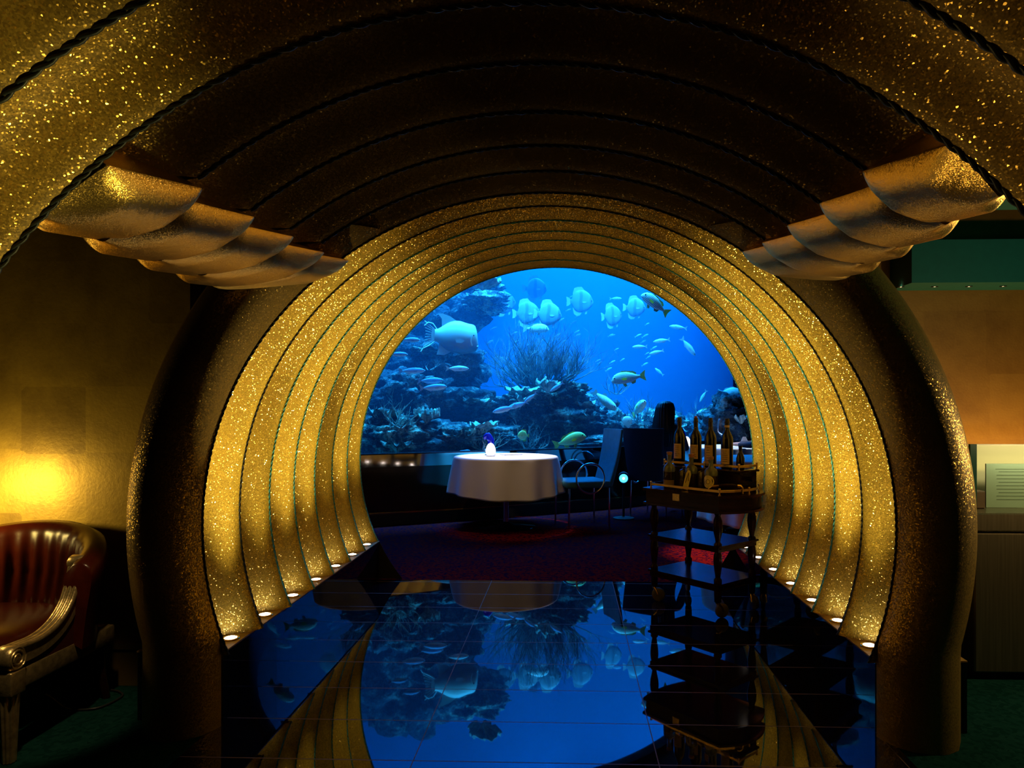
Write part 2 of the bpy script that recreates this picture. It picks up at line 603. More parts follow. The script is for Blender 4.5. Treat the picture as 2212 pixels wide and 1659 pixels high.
def jamb(side):
    mb = MB()
    n = 60

    def fn(u, v):
        i = round(u * (len(JPROF) - 1))
        d, Y = JPROF[i]
        zc, rx, rz = ring(2.83, d)
        z = 1.98 * v
        zz = max(z, 0.36)
        s = (zz - zc) / rz
        x = rx * math.sqrt(max(0, 1 - s * s))
        return (AX + side * x, Y, z)
    mb.grid(fn, len(JPROF), n)
    return mb


for side, lab in ((-1, 'curved gold jamb column left of the lit passage, beside the armchair'), (1, 'curved gold jamb column right of the lit passage, beside the counter')):
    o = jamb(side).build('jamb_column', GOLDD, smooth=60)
    tag(o, lab, 'column', 'gold jamb columns')

# plinths with recessed lamps
for side, nm in ((-1, 'left'), (1, 'right')):
    mb = MB()
    xs = sorted((AX + side * 1.305, AX + side * 1.66))
    mb.box(xs[0], xs[1], 2.87, 5.275, 0.0, PZ - 0.006)
    pl = mb.build('plinth', BLACKGLASS, smooth=0)
    tag(pl, f'long black polished plinth under the {nm} wall of the lit passage', 'plinth', 'black plinths of the passage')
    mb = MB()
    xs = sorted((AX + side * 1.300, AX + side * 1.66))
    mb.box(xs[0], xs[1], 2.865, 5.28, PZ - 0.006, PZ)
    mb.build('ledge_cap', LEDGE, pl, smooth=0)['label'] = 'bronze cap'
    for k in range(7):
        Yl = KY[k] + 0.205
        xl = AX + side * 1.352
        t = empty('uplight', (xl, Yl, PZ))
        tag(t, f'small glowing recessed uplight on the {nm} plinth, {ordw[k]} one from the camera', 'uplight', f'uplights on the {nm} plinth')
        mb = MB()
        mb.lathe([(0.024, 0.0), (0.036, 0.0), (0.037, 0.002), (0.035, 0.004), (0.026, 0.004), (0.024, 0.0)], 24, cap=False)
        mb.build('bezel', BRASS, t)
        mb = MB()
        mb.lathe([(0.0262, 0.0005), (0.0262, 0.0035), (0.018, 0.0062), (0.0001, 0.0070)], 24)
        mb.build('lens', LAMPW, t)
        e = 125 * ((1.2, 0.75, 1.15, 1.15, 0.35, 0.95, 0.85) if side < 0 else (0.55, 1.3, 0.9, 1.25, 0.22, 0.85, 0.9))[k]
        light('uplight_beam', 'SPOT', (xl, Yl, PZ + 0.02), e, WARM, aim=(AX + side * 1.33, Yl - 0.01, 1.0),
              spot_size=math.radians(46), spot_blend=1.0, shadow_soft_size=0.025)

# ================================================================== SHELL OF THE ROOMS


def tiles():
    m, nt, b = newmat('black_floor_tile')
    tc = nd(nt, 'ShaderNodeTexCoord')
    sx = nd(nt, 'ShaderNodeSeparateXYZ')
    lk(nt, tc.outputs['Object'], sx.inputs[0])

    def line(sock, off, per, wid):
        a = nd(nt, 'ShaderNodeMath', operation='SUBTRACT')
        a.inputs[1].default_value = off
        lk(nt, sock, a.inputs[0])
        d = nd(nt, 'ShaderNodeMath', operation='DIVIDE')
        d.inputs[1].default_value = per
        lk(nt, a.outputs[0], d.inputs[0])
        fr = nd(nt, 'ShaderNodeMath', operation='FRACT')
        lk(nt, d.outputs[0], fr.inputs[0])
        l = nd(nt, 'ShaderNodeMath', operation='LESS_THAN')
        l.inputs[1].default_value = wid / per
        lk(nt, fr.outputs[0], l.inputs[0])
        return l.outputs[0]
    h = line(sx.outputs['Y'], 2.905, 0.33, 0.006)
    v = line(sx.outputs['X'], 0.325, 0.885, 0.004)
    mxm = nd(nt, 'ShaderNodeMath', operation='MAXIMUM')
    lk(nt, h, mxm.inputs[0])
    lk(nt, v, mxm.inputs[1])
    mc = nd(nt, 'ShaderNodeMix', data_type='RGBA')
    lk(nt, mxm.outputs[0], mc.inputs['Factor'])
    nz = nd(nt, 'ShaderNodeTexNoise')
    nz.inputs['Scale'].default_value = 400
    cr = nd(nt, 'ShaderNodeValToRGB')
    cr.color_ramp.elements[0].color = (0.002, 0.002, 0.004, 1)
    cr.color_ramp.elements[1].color = (0.006, 0.006, 0.012, 1)
    lk(nt, tc.outputs['Object'], nz.inputs['Vector'])
    lk(nt, nz.outputs['Fac'], cr.inputs[0])
    lk(nt, cr.outputs[0], mc.inputs['A'])
    mc.inputs['B'].default_value = (0.10, 0.06, 0.03, 1)
    lk(nt, mc.outputs['Result'], b.inputs['Base Color'])
    b.inputs['IOR'].default_value = 1.32
    rr = nd(nt, 'ShaderNodeMath', operation='MULTIPLY_ADD')
    rr.inputs[1].default_value = 0.5
    rr.inputs[2].default_value = 0.02
    lk(nt, mxm.outputs[0], rr.inputs[0])
    lk(nt, rr.outputs[0], b.inputs['Roughness'])
    return m


def carpet(name, c1, c2, c3):
    m, nt, b = newmat(name)
    tc = nd(nt, 'ShaderNodeTexCoord')
    vo = nd(nt, 'ShaderNodeTexVoronoi')
    vo.inputs['Scale'].default_value = 55
    lk(nt, tc.outputs['Object'], vo.inputs['Vector'])
    sp = nd(nt, 'ShaderNodeSeparateColor')
    lk(nt, vo.outputs['Color'], sp.inputs[0])
    cr = nd(nt, 'ShaderNodeValToRGB')
    cr.color_ramp.interpolation = 'CONSTANT'
    cr.color_ramp.elements[0].color = (*c1, 1)
    e = cr.color_ramp.elements.new(0.4)
    e.color = (*c2, 1)
    cr.color_ramp.elements[2].position = 0.75
    cr.color_ramp.elements[2].color = (*c3, 1)
    lk(nt, sp.outputs[0], cr.inputs[0])
    lk(nt, cr.outputs[0], b.inputs['Base Color'])
    b.inputs['Roughness'].default_value = 0.95
    b.inputs['Specular IOR Level'].default_value = 0.0
    nz = nd(nt, 'ShaderNodeTexNoise')
    nz.inputs['Scale'].default_value = 300
    bp = nd(nt, 'ShaderNodeBump')
    bp.inputs['Strength'].default_value = 0.5
    bp.inputs['Distance'].default_value = 0.005
    lk(nt, tc.outputs['Object'], nz.inputs['Vector'])
    lk(nt, nz.outputs['Fac'], bp.inputs['Height'])
    lk(nt, bp.outputs[0], b.inputs['Normal'])
    return m


mb = MB()
mb.box(-1.42, 1.24, -0.6, 5.275, -0.05, 0.0)
struct(mb.build('floor', tiles(), smooth=0))
mb = MB()
mb.box(-6.5, 5.5, 5.275, 14.5, -0.05, -0.001)
struct(mb.build('floor_dining', carpet('dining_carpet', (0.17, 0.008, 0.007), (0.02, 0.003, 0.018), (0.11, 0.006, 0.005)), smooth=0))
GREENC = carpet('green_carpet', (0.006, 0.035, 0.030), (0.004, 0.026, 0.022), (0.008, 0.040, 0.034))
mb = MB()
mb.box(-6.5, -1.42, -0.6, 3.25, -0.05, -0.001)
struct(mb.build('floor_left', GREENC, smooth=0))
mb = MB()
mb.box(1.24, 5.5, -0.6, 5.27, -0.05, -0.001)
struct(mb.build('floor_right', GREENC, smooth=0))


def leafwall(name, c1, c2, tile=0.30, metal=0.35, rough=0.45):
    """panels of gold leaf squares"""
    m, nt, b = newmat(name)
    tc = nd(nt, 'ShaderNodeTexCoord')
    nz = nd(nt, 'ShaderNodeTexNoise')
    nz.inputs['Scale'].default_value = 3.5
    nz.inputs['Detail'].default_value = 9
    nz.inputs['Roughness'].default_value = 0.7
    lk(nt, tc.outputs['Object'], nz.inputs['Vector'])
    ck = nd(nt, 'ShaderNodeTexVoronoi', distance='CHEBYCHEV')
    ck.inputs['Scale'].default_value = 1 / tile
    ck.inputs['Randomness'].default_value = 0.12
    lk(nt, tc.outputs['Object'], ck.inputs['Vector'])
    sp = nd(nt, 'ShaderNodeSeparateColor')
    lk(nt, ck.outputs['Color'], sp.inputs[0])
    ad = nd(nt, 'ShaderNodeMath', operation='MULTIPLY_ADD')
    ad.inputs[1].default_value = 0.22
    lk(nt, sp.outputs[0], ad.inputs[0])
    lk(nt, nz.outputs['Fac'], ad.inputs[2])
    cr = nd(nt, 'ShaderNodeValToRGB')
    cr.color_ramp.elements[0].position = 0.42
    cr.color_ramp.elements[1].position = 0.78
    cr.color_ramp.elements[0].color = (*c1, 1)
    cr.color_ramp.elements[1].color = (*c2, 1)
    lk(nt, ad.outputs[0], cr.inputs[0])
    lk(nt, cr.outputs[0], b.inputs['Base Color'])
    b.inputs['Metallic'].default_value = metal
    b.inputs['Roughness'].default_value = rough
    n2 = nd(nt, 'ShaderNodeTexNoise')
    n2.inputs['Scale'].default_value = 70
    n2.inputs['Detail'].default_value = 6
    bp = nd(nt, 'ShaderNodeBump')
    bp.inputs['Strength'].default_value = 0.10
    bp.inputs['Distance'].default_value = 0.01
    lk(nt, tc.outputs['Object'], n2.inputs['Vector'])
    lk(nt, n2.outputs['Fac'], bp.inputs['Height'])
    lk(nt, bp.outputs[0], b.inputs['Normal'])
    return m


mb = MB()
mb.box(-6.5, -1.74, 3.25, 3.35, 0.0, 3.4)
struct(mb.build('wall_left', leafwall('gold_leaf_wall', (0.30, 0.19, 0.03), (0.60, 0.40, 0.06)), smooth=0))
mb = MB()
mb.box(-6.5, -1.74, 3.225, 3.25, 0.0, 0.17)
mb.box(-6.5, -1.74, 3.215, 3.25, 0.17, 0.195)
struct(mb.build('baseboard_left', pm('gilt_skirting', (0.32, 0.20, 0.05), 0.3, metal=0.7, bump=0.1), smooth=0))
# wall of the right-hand lounge
mb = MB()
mb.box(1.70, 5.5, 4.80, 4.90, 0.0, 3.4)
struct(mb.build('wall_right', leafwall('brown_gold_panel', (0.20, 0.09, 0.013), (0.30, 0.15, 0.025), tile=0.42), smooth=0))
mb = MB()
mb.box(1.62, 1.70, 4.15, 4.80, 0.0, 3.4)
struct(mb.build('wall_passage', DARK, smooth=0))
mb = MB()
mb.box(2.12, 5.5, 4.50, 4.80, 2.045, 2.31)
soff = struct(mb.build('trim_1', TEAL, smooth=0))
mb = MB()
mb.box(1.72, 5.5, 1.45, 4.02, 2.36, 2.42)
struct(mb.build('ceiling_right', TEAL, smooth=0))
mb = MB()
mb.box(-6.6, -6.5, -0.8, 14.5, 0, 3.4)
struct(mb.build('wall_far_left', DARK, smooth=0))
mb = MB()
mb.box(5.5, 5.6, -0.8, 14.5, 0, 3.4)
struct(mb.build('wall_far_right', DARK, smooth=0))
mb = MB()
mb.box(-6.5, 5.5, -0.9, -0.8, 0, 3.4)
struct(mb.build('wall_back', DARK, smooth=0))
# end wall of the passage, seen from the dining room: a panel with an arched opening
mb = MB()


def endwall(u, v):
    zc, rx, rz = ring(5.273, 0.0)
    a0 = math.asin((0.0 - zc) / (rz))
    a = a0 + (PI - 2 * a0) * v
    ix, iz = AX + rx * math.cos(a), zc + rz * math.sin(a)
    k = max(abs(math.cos(a)) / 5.5, max(math.sin(a), 1e-4) / 2.6)
    ox, oz = math.cos(a) / k * 0.99, zc + math.sin(a) / k
    if math.sin(a) < 0:
        ox, oz = math.copysign(5.45, math.cos(a)), 0.0 + (iz / zc) * zc
    return (ix + (ox - ix) * u, 5.30, max(0, iz + (oz - iz) * u))


mb.grid(endwall, 2, 80)
struct(mb.build('wall_dining', DARK, smooth=0))

# ------------------------------------------------------------------ aquarium shell
GP = [(x * 1.03, y * 1.03) for x, y in ((-5.0, 5.95), (-3.6, 6.58), (-2.15, 7.34), (-0.9, 7.98), (0.24, 8.63), (0.83, 9.04), (1.35, 9.58), (1.93, 10.4), (2.45, 11.4), (2.9, 12.6), (3.2, 14.0))]


def spline(P, n):
    out = []
    for i in range(len(P) - 1):
        p0 = Vector(P[max(i - 1, 0)])
        p1, p2 = Vector(P[i]), Vector(P[i + 1])
        p3 = Vector(P[min(i + 2, len(P) - 1)])
        for k in range(n):
            t = k / n
            out.append(0.5 * ((2 * p1) + (p2 - p0) * t + (2 * p0 - 5 * p1 + 4 * p2 - p3) * t * t + (3 * p1 - p0 - 3 * p2 + p3) * t ** 3))
    out.append(Vector(P[-1]))
    return out


GL = spline(GP, 6)
GN = []
for i in range(len(GL)):
    t = GL[min(i + 1, len(GL) - 1)] - GL[max(i - 1, 0)]
    t.normalize()
    GN.append(Vector((t.y, -t.x)))                       # towards the dining room


def band(mb, off0, off1, z0, z1, mi=0):
    """closed strip following the tank front between two offsets and heights"""
    N = len(GL)
    q = []
    for i in range(N):
        for (o, z) in ((off0, z0), (off1, z0), (off1, z1), (off0, z1)):
            p = GL[i] + GN[i] * o
            q.append((p.x, p.y, z))
    fs = []
    for i in range(N - 1):
        for k in range(4):
            k2 = (k + 1) % 4
            fs.append((i * 4 + k, i * 4 + k2, (i + 1) * 4 + k2, (i + 1) * 4 + k))
    fs += [(3, 2, 1, 0), tuple((N - 1) * 4 + k for k in range(4))]
    mb.add(q, fs, mi)


GB = 0.775                                             # lower edge of the glass
mb = MB()
band(mb, -0.10, 0.0, 0.0, 0.63)
w = mb.build('wall_aquarium', pm('dark_glossy_veneer', (0.035, 0.012, 0.006), 0.13, coat=0.3, col2=(0.05, 0.018, 0.008), vscale=6), smooth=60)
struct(w)
mb = MB()
band(mb, -0.10, 0.006, 0.63, GB - 0.012)
struct(mb.build('trim_2', pm('dark_mirror', (0.42, 0.40, 0.38), 0.05, metal=1.0), smooth=60))
mb = MB()
band(mb, -0.16, 0.012, GB - 0.012, GB)
struct(mb.build('trim_3', pm('blue_black_steel', (0.02, 0.03, 0.05), 0.2, metal=0.6), smooth=60))
mb = MB()
band(mb, 0.0, 0.02, 0.0, 0.125)
struct(mb.build('baseboard_aquarium', DARK, smooth=60))
mb = MB()
band(mb, 0.0, 0.024, 0.125, 0.138)
struct(mb.build('trim_4', BRASS, smooth=60))
mb = MB()
band(mb, -0.16, 0.0, 3.3, 6.8)
struct(mb.build('trim_5', DARK, smooth=60))
# glass
gm, nt, b = newmat('aquarium_glass')
tr = nd(nt, 'ShaderNodeBsdfTransparent')
tr.inputs['Color'].default_value = (0.97, 0.99, 1.0, 1)
lk(nt, tr.outputs[0], nt.nodes['Material Output'].inputs['Surface'])
nt.nodes.remove(b)
mb = MB()
N = len(GL)
mb.add([(GL[i].x, GL[i].y, z) for i in range(N) for z in (GB, 3.3)], [(2 * i, 2 * i + 2, 2 * i + 3, 2 * i + 1) for i in range(N - 1)])
struct(mb.build('window_1', gm, smooth=60))


def gy(px):
    """depth of the tank front along the ray through column px"""
    u = (px - PPX) / F
    dx, dy = u * math.cos(TH) - math.sin(TH), u * math.sin(TH) + math.cos(TH)
    for i in range(N - 1):
        a, bb = GL[i], GL[i + 1]
        fa, fb = a.x * dy - a.y * dx, bb.x * dy - bb.y * dx
        if fa <= 0 <= fb:
            t = -fa / (fb - fa)
            return a.y + (bb.y - a.y) * t
    return 9.0


# tank interior: painted far wall, side walls, floor
TANKB = pm('tank_blue_paint', (0.006, 0.235, 0.44), 0.9, spec=0.0, var=0.05, vscale=0.8)
mb = MB()
back = [(-7.5, 8.6), (-5.0, 10.6), (-2.2, 12.6), (0.4, 14.0), (2.6, 15.4), (5.2, 16.6)]
bl = spline(back, 6)
nb = len(bl)
mb.add([(p.x, p.y, z) for p in bl for z in (0.3, 6.8)], [(2 * i, 2 * i + 2, 2 * i + 3, 2 * i + 1) for i in range(nb - 1)])
struct(mb.build('wall_tank', TANKB, smooth=60))
mb = MB()
fl = [(p.x, p.y) for p in GL] + [(p.x, p.y) for p in reversed(bl)]
mb.add([(x, y, 0.62) for x, y in fl], [tuple(range(len(fl)))])
struct(mb.build('floor_tank', pm('tank_sand', (0.30, 0.36, 0.38), 0.9, var=0.3, bump=0.3, bscale=8), smooth=0))
for nm, a, c in (('wall_tank_left', GL[0], bl[0]), ('wall_tank_right', GL[-1], bl[-1])):
    mb = MB()
    mb.add([(a.x, a.y, 0), (c.x, c.y, 0), (c.x, c.y, 6.8), (a.x, a.y, 6.8)], [(0, 1, 2, 3)])
    struct(mb.build(nm, TANKB, smooth=0))

mb = MB()
ce = [(-6.5, -0.8), (5.5, -0.8), (5.5, 14.0)] + [(p.x, p.y) for p in reversed(GL)] + [(-6.5, 5.95)]
mb.slab(ce, 2, 3.4, 3.5)
struct(mb.build('ceiling', DARK, smooth=0))

mb = MB()
mb.slab(fl, 2, 6.8, 6.9)
struct(mb.build('ceiling_tank', DARK, smooth=0))
# water: a body of clear water that takes the red out with distance
wm = bpy.data.materials.new('tank_water')
wm.use_nodes = True
nt = wm.node_tree
nt.nodes.remove(nt.nodes['Principled BSDF'])
va = nd(nt, 'ShaderNodeVolumeAbsorption')
va.inputs['Color'].default_value = (0.25, 0.80, 1.0, 1)
va.inputs['Density'].default_value = 0.16
vs_ = nd(nt, 'ShaderNodeVolumeScatter')
vs_.inputs['Color'].default_value = (0.06, 0.45, 1.0, 1)
vs_.inputs['Density'].default_value = 0.085
vs_.inputs['Anisotropy'].default_value = 0.3
va2 = nd(nt, 'ShaderNodeAddShader')
lk(nt, va.outputs[0], va2.inputs[0])
lk(nt, vs_.outputs[0], va2.inputs[1])
lk(nt, va2.outputs[0], nt.nodes['Material Output'].inputs['Volume'])
mb = MB()
inn = [(p + GN[i] * -0.03) for i, p in enumerate(GL)]
inb = [p + Vector((0.02, -0.04)) for p in bl]
pts = [(p.x, p.y) for p in inn] + [(p.x, p.y) for p in reversed(inb)]
mb.slab(pts, 2, 0.63, 6.0)
wat = mb.build('tank_water', wm, smooth=0)
tag(wat, 'clear blue water filling the aquarium behind the glass', 'water', kind='stuff')
# ================================================================== LIFE IN THE TANK


def fishmat(name, top, bot, zmid=0.0, zw=0.03, stripes=None, scale=60.0, rough=0.45, spots=None):
    """two-tone skin: back and belly pigment, on the wrasse a painted belly shade; optional stripes along the body"""
    m, nt, b = newmat(name)
    tc = nd(nt, 'ShaderNodeTexCoord')
    sx = nd(nt, 'ShaderNodeSeparateXYZ')
    lk(nt, tc.outputs['Object'], sx.inputs[0])
    mr = nd(nt, 'ShaderNodeMapRange')
    mr.inputs['From Min'].default_value = zmid - zw
    mr.inputs['From Max'].default_value = zmid + zw
    lk(nt, sx.outputs['Z'], mr.inputs['Value'])
    mc = nd(nt, 'ShaderNodeMix', data_type='RGBA')
    lk(nt, mr.outputs[0], mc.inputs['Factor'])
    mc.inputs['A'].default_value = (*bot, 1)
    mc.inputs['B'].default_value = (*top, 1)
    last = mc.outputs['Result']
    if stripes:
        wv = nd(nt, 'ShaderNodeTexWave', wave_type='BANDS', bands_direction=stripes[1])
        wv.inputs['Scale'].default_value = stripes[2]
        wv.inputs['Distortion'].default_value = 1.2
        wv.inputs['Detail Scale'].default_value = 4
        lk(nt, tc.outputs['Object'], wv.inputs['Vector'])
        rp = nd(nt, 'ShaderNodeValToRGB')
        rp.color_ramp.elements[0].position = 0.10
        rp.color_ramp.elements[1].position = 0.28
        lk(nt, wv.outputs['Fac'], rp.inputs[0])
        m2 = nd(nt, 'ShaderNodeMix', data_type='RGBA')
        lk(nt, rp.outputs[0], m2.inputs['Factor'])
        lk(nt, last, m2.inputs['B'])
        m2.inputs['A'].default_value = (*stripes[0], 1)
        last = m2.outputs['Result']
    if spots:
        vo = nd(nt, 'ShaderNodeTexVoronoi')
        vo.inputs['Scale'].default_value = spots[1]
        lk(nt, tc.outputs['Object'], vo.inputs['Vector'])
        rp = nd(nt, 'ShaderNodeValToRGB')
        rp.color_ramp.elements[0].position = 0.22
        rp.color_ramp.elements[1].position = 0.34
        lk(nt, vo.outputs['Distance'], rp.inputs[0])
        m2 = nd(nt, 'ShaderNodeMix', data_type='RGBA')
        lk(nt, rp.outputs[0], m2.inputs['Factor'])
        lk(nt, last, m2.inputs['B'])
        m2.inputs['A'].default_value = (*spots[0], 1)
        last = m2.outputs['Result']
    lk(nt, last, b.inputs['Base Color'])
    b.inputs['Roughness'].default_value = rough
    return m


EYE = pm('fish_eye', (0.004, 0.004, 0.006), 0.15)


def fish_mesh(name, kind, mats):
    """unit-length fish, nose at +x; body, fins and eyes in one mesh"""
    mb = MB()
    if kind == 'disc':        # batfish
        prof = [(0.50, 0.01, -0.02, .01), (0.47, .10, -.09, .04), (0.40, .24, -.19, .065), (0.28, .36, -.30, .085), (0.12, .44, -.37, .09), (-0.05, .44, -.39, .08), (-0.20, .36, -.34, .06), (-.30, .20, -.20, .035), (-.34, .09, -.10, .02), (-.40, .075, -.085, .012)]
    elif kind == 'slim':      # fusilier
        prof = [(.50, .005, -.01, .005), (.46, .035, -.04, .03), (.36, .085, -.085, .055), (.20, .115, -.115, .07), (.02, .115, -.12, .065), (-.16, .085, -.09, .045), (-.30, .04, -.045, .02), (-.36, .022, -.025, .012)]
    elif kind == 'deep':      # sweetlips, snapper
        prof = [(.50, -.03, -.06, .01), (.465, .05, -.10, .04), (.38, .135, -.135, .065), (.24, .185, -.155, .08), (.06, .18, -.16, .075), (-.10, .135, -.13, .055), (-.24, .07, -.075, .03), (-.31, .045, -.05, .018), (-.36, .045, -.045, .012)]
    elif kind == 'hump':      # humphead wrasse
        prof = [(.50, -.13, -.17, .02), (.475, .02, -.22, .06), (.45, .15, -.25, .09), (.40, .235, -.275, .12), (.28, .255, -.305, .15), (.10, .29, -.31, .15), (-.06, .25, -.28, .12), (-.18, .17, -.20, .08), (-.26, .115, -.13, .05), (-.32, .10, -.11, .03)]
    else:                     # puffer / grouper seen from above
        prof = [(.50, .02, -.03, .03), (.46, .08, -.07, .08), (.34, .14, -.12, .13), (.14, .16, -.15, .15), (-.08, .14, -.14, .13), (-.24, .09, -.09, .08), (-.34, .05, -.05, .035), (-.38, .04, -.04, .02)]
    n = 18
    P = []
    for i in range(len(prof) - 1):
        p0, p1, p2, p3 = prof[max(i - 1, 0)], prof[i], prof[i + 1], prof[min(i + 2, len(prof) - 1)]
        for k in range(4):
            t = k / 4
            q = [.5 * (2 * b_ + (c - a) * t + (2 * a - 5 * b_ + 4 * c - d) * t * t + (3 * b_ - a - 3 * c + d) * t ** 3) for a, b_, c, d in zip(p0, p1, p2, p3)]
            q[3] = max(q[3], .004)
            P.append(tuple(q))
    P.append(prof[-1])

    def body(u, v):
        x, tp, bt, w = P[round(u * (len(P) - 1))]
        a = 2 * PI * v
        c, h = (tp + bt) / 2, (tp - bt) / 2
        return (x, w * math.copysign(abs(math.cos(a)) ** 0.8, math.cos(a)), c + h * math.sin(a))
    mb.grid(body, len(P), n, 0, cv=True)

    def fin(outl, th=0.006, mi=1, mat=None):
        mb.slab(outl, 1, -th, th, mi, mat)
    if kind == 'disc':
        fin([(.20, .38), (.05, .56), (-.12, .55), (-.24, .50), (-.30, .30), (-.28, .16), (-.1, .36)])
        fin([(.10, -.32), (-.02, -.50), (-.16, -.52), (-.26, -.46), (-.30, -.26), (-.28, -.16), (-.1, -.33)])
        fin([(-.38, .075), (-.47, .15), (-.55, .17), (-.53, .0), (-.55, -.18), (-.47, -.16), (-.38, -.08)])
        fin([(.28, -.28), (.24, -.44), (.17, -.46), (.19, -.30)])
    elif kind == 'slim':
        fin([(-.34, .02), (-.42, .08), (-.52, .14), (-.46, .0), (-.52, -.14), (-.42, -.08), (-.34, -.02)])
        fin([(.22, .10), (.12, .155), (-.08, .13), (-.24, .075), (-.24, .05), (.0, .09)])
        fin([(-.02, -.10), (-.10, -.145), (-.24, -.075), (-.22, -.05)])
    elif kind == 'deep':
        fin([(-.34, .045), (-.42, .10), (-.52, .165), (-.485, .0), (-.52, -.165), (-.42, -.10), (-.34, -.045)], mi=1)
        fin([(.26, .17), (.18, .225), (.04, .215), (-.06, .19), (-.16, .185), (-.25, .12), (-.24, .065), (.0, .14)], mi=1)
        fin([(-.05, -.12), (-.10, -.20), (-.20, -.17), (-.22, -.07)], mi=1)
        fin([(.20, -.13), (.12, -.26), (.05, -.23), (.10, -.13)], mi=1)
    elif kind == 'hump':
        fin([(.10, .27), (-.05, .36), (-.20, .40), (-.27, .385), (-.20, .30), (-.19, .15), (-.05, .22)], th=.012, mi=1)
        fin([(.02, -.28), (-.12, -.36), (-.26, -.36), (-.24, -.28), (-.22, -.14)], th=.012, mi=1)
        fin([(-.27, .10), (-.36, .12), (-.38, .0), (-.36, -.12), (-.27, -.11)], th=.008, mi=1)
        for k in range(9):    # thick fin rays of the fan tail
            a = -0.62 + 1.24 * k / 8
            L = 0.20 + 0.05 * abs(a)
            mb.tube([(-.28, 0, a * .12), (-.28 - L * .5, .008, a * .12 + L * .5 * math.sin(a) * 1.1), (-.28 - L, 0.0, a * .12 + L * math.sin(a) * 1.2)], [.010, .014, .010], 6, 1)
        mb.tube([(-.28, 0, .10), (-.36, 0, .20), (-.44, 0, .215), (-.51, 0, .15)], .012, 6, 1)
        mb.tube([(-.28, 0, -.10), (-.40, 0, -.20), (-.52, 0, -.27), (-.55, 0, -.33)], .012, 6, 1)
        for sg in (-1, 1):
            mb.tube([(.34, sg * .13, .02), (.33, sg * .14, -.08), (.36, sg * .125, -.16)], .012, 6, 1)
            mb.tube([(.49, sg * .03, -.15), (.455, sg * .075, -.165)], .014, 6, 1)
    else:
        fin([(-.36, .04), (-.44, .10), (-.52, .11), (-.50, 0), (-.52, -.11), (-.44, -.10), (-.36, -.04)], th=.012)
        fin([(-.02, .14), (-.10, .22), (-.20, .19), (-.22, .10)], th=.01)
    for sg in (-1, 1):        # pectoral fins and eyes
        zc = {'disc': -.03, 'slim': -.02, 'deep': -.03, 'hump': -.10, 'puff': -.02}[kind]
        w = {'disc': .085, 'slim': .06, 'deep': .075, 'hump': .14, 'puff': .14}[kind]
        mb.slab([(.22, zc + .02), (.12, zc + .045), (.04, zc + .02), (.06, zc - .03), (.16, zc - .03)], 1, sg * w, sg * (w + .012), 2 if len(mats) > 3 else 1)
        ex = {'disc': .42, 'slim': .43, 'deep': .405, 'hump': .38, 'puff': .38}[kind]
        ez = {'disc': .04, 'slim': .012, 'deep': .035, 'hump': .03, 'puff': .06}[kind]
        ew = {'disc': .055, 'slim': .037, 'deep': .056, 'hump': .115, 'puff': .11}[kind]
        bm = bmesh.new()
        bmesh.ops.create_icosphere(bm, subdivisions=2, radius={'disc': .024, 'slim': .016, 'deep': .020, 'hump': .016, 'puff': .02}[kind])
        mb.bm(bm, len(mats) - 1, Matrix.Translation((ex, sg * ew, ez)))
    o = mb.build(name, mats, smooth=60)
    return o


PALE = (0.85, 0.88, 0.80)
fin_pale = pm('fish_fin_pale', (0.42, 0.52, 0.52), 0.5)
fin_blue = pm('fish_fin_blue', (0.35, 0.50, 0.65), 0.5)
fin_yellow = pm('fish_fin_yellow', (0.75, 0.70, 0.12), 0.5, col2=(0.25, 0.25, 0.06), vscale=45)
pec_yellow = pm('fish_pectoral_yellow', (1.0, 0.85, 0.02), 0.5)
M_BAT = fishmat('batfish_skin', (0.22, 0.33, 0.36), (0.19, 0.30, 0.33), stripes=((0.13, 0.21, 0.24), 'X', 0.75))
M_FUS = fishmat('fusilier_skin', (0.12, 0.30, 0.62), (0.62, 0.80, 0.85), zmid=0.0, zw=0.05)
M_SIL = fishmat('silver_skin', (0.45, 0.58, 0.65), (0.7, 0.8, 0.8), zmid=0.0, zw=0.08)
M_SWEET = fishmat('sweetlips_skin', (0.80, 0.80, 0.66), (0.75, 0.80, 0.74), stripes=((0.16, 0.20, 0.22), 'Z', 7.0))
M_YEL = fishmat('yellow_skin', (0.80, 0.78, 0.18), (0.80, 0.82, 0.35), stripes=((0.22, 0.30, 0.22), 'Z', 8.0))
M_PALE = fishmat('pale_skin', PALE, (0.8, 0.85, 0.75), zmid=0, zw=.1)
M_HUMP = fishmat('wrasse_skin', (0.62, 0.74, 0.66), (0.08, 0.14, 0.20), zmid=-0.08, zw=0.14)  # belly darkened in the colour, as if lit from above
M_SPOT = fishmat('spotted_skin', (0.75, 0.85, 0.70), (0.70, 0.80, 0.65), spots=((0.28, 0.36, 0.30), 26))
M_DIM = fishmat('dim_skin', (0.25, 0.35, 0.42), (0.30, 0.42, 0.46))

PROTO = {}


def fish(kind, mats, px, py, lpx, q, name, label, right=True, tilt=0.0, yawoff=0.0, roll=0.0, group=None, sy=1.0):
    key = (kind, name, tuple(m.name for m in mats))
    Y = gy(px) + q
    p = at(px, py, Y)
    L = lpx / F * Y
    if key not in PROTO:
        o = fish_mesh(name, kind, mats)
        PROTO[key] = o
    else:
        o = PROTO[key].copy()
        COL.objects.link(o)
    o.location = p
    o.scale = (L, L * sy, L)
    view = math.atan2(p.x, p.y)                        # heading is square to the line of sight, then turned by yawoff
    base = -view
    yaw = base + (0 if right else PI) + math.radians(yawoff)
    o.rotation_euler = (math.radians(roll), -math.radians(tilt), yaw)
    tag(o, label, 'fish', group)
    return o


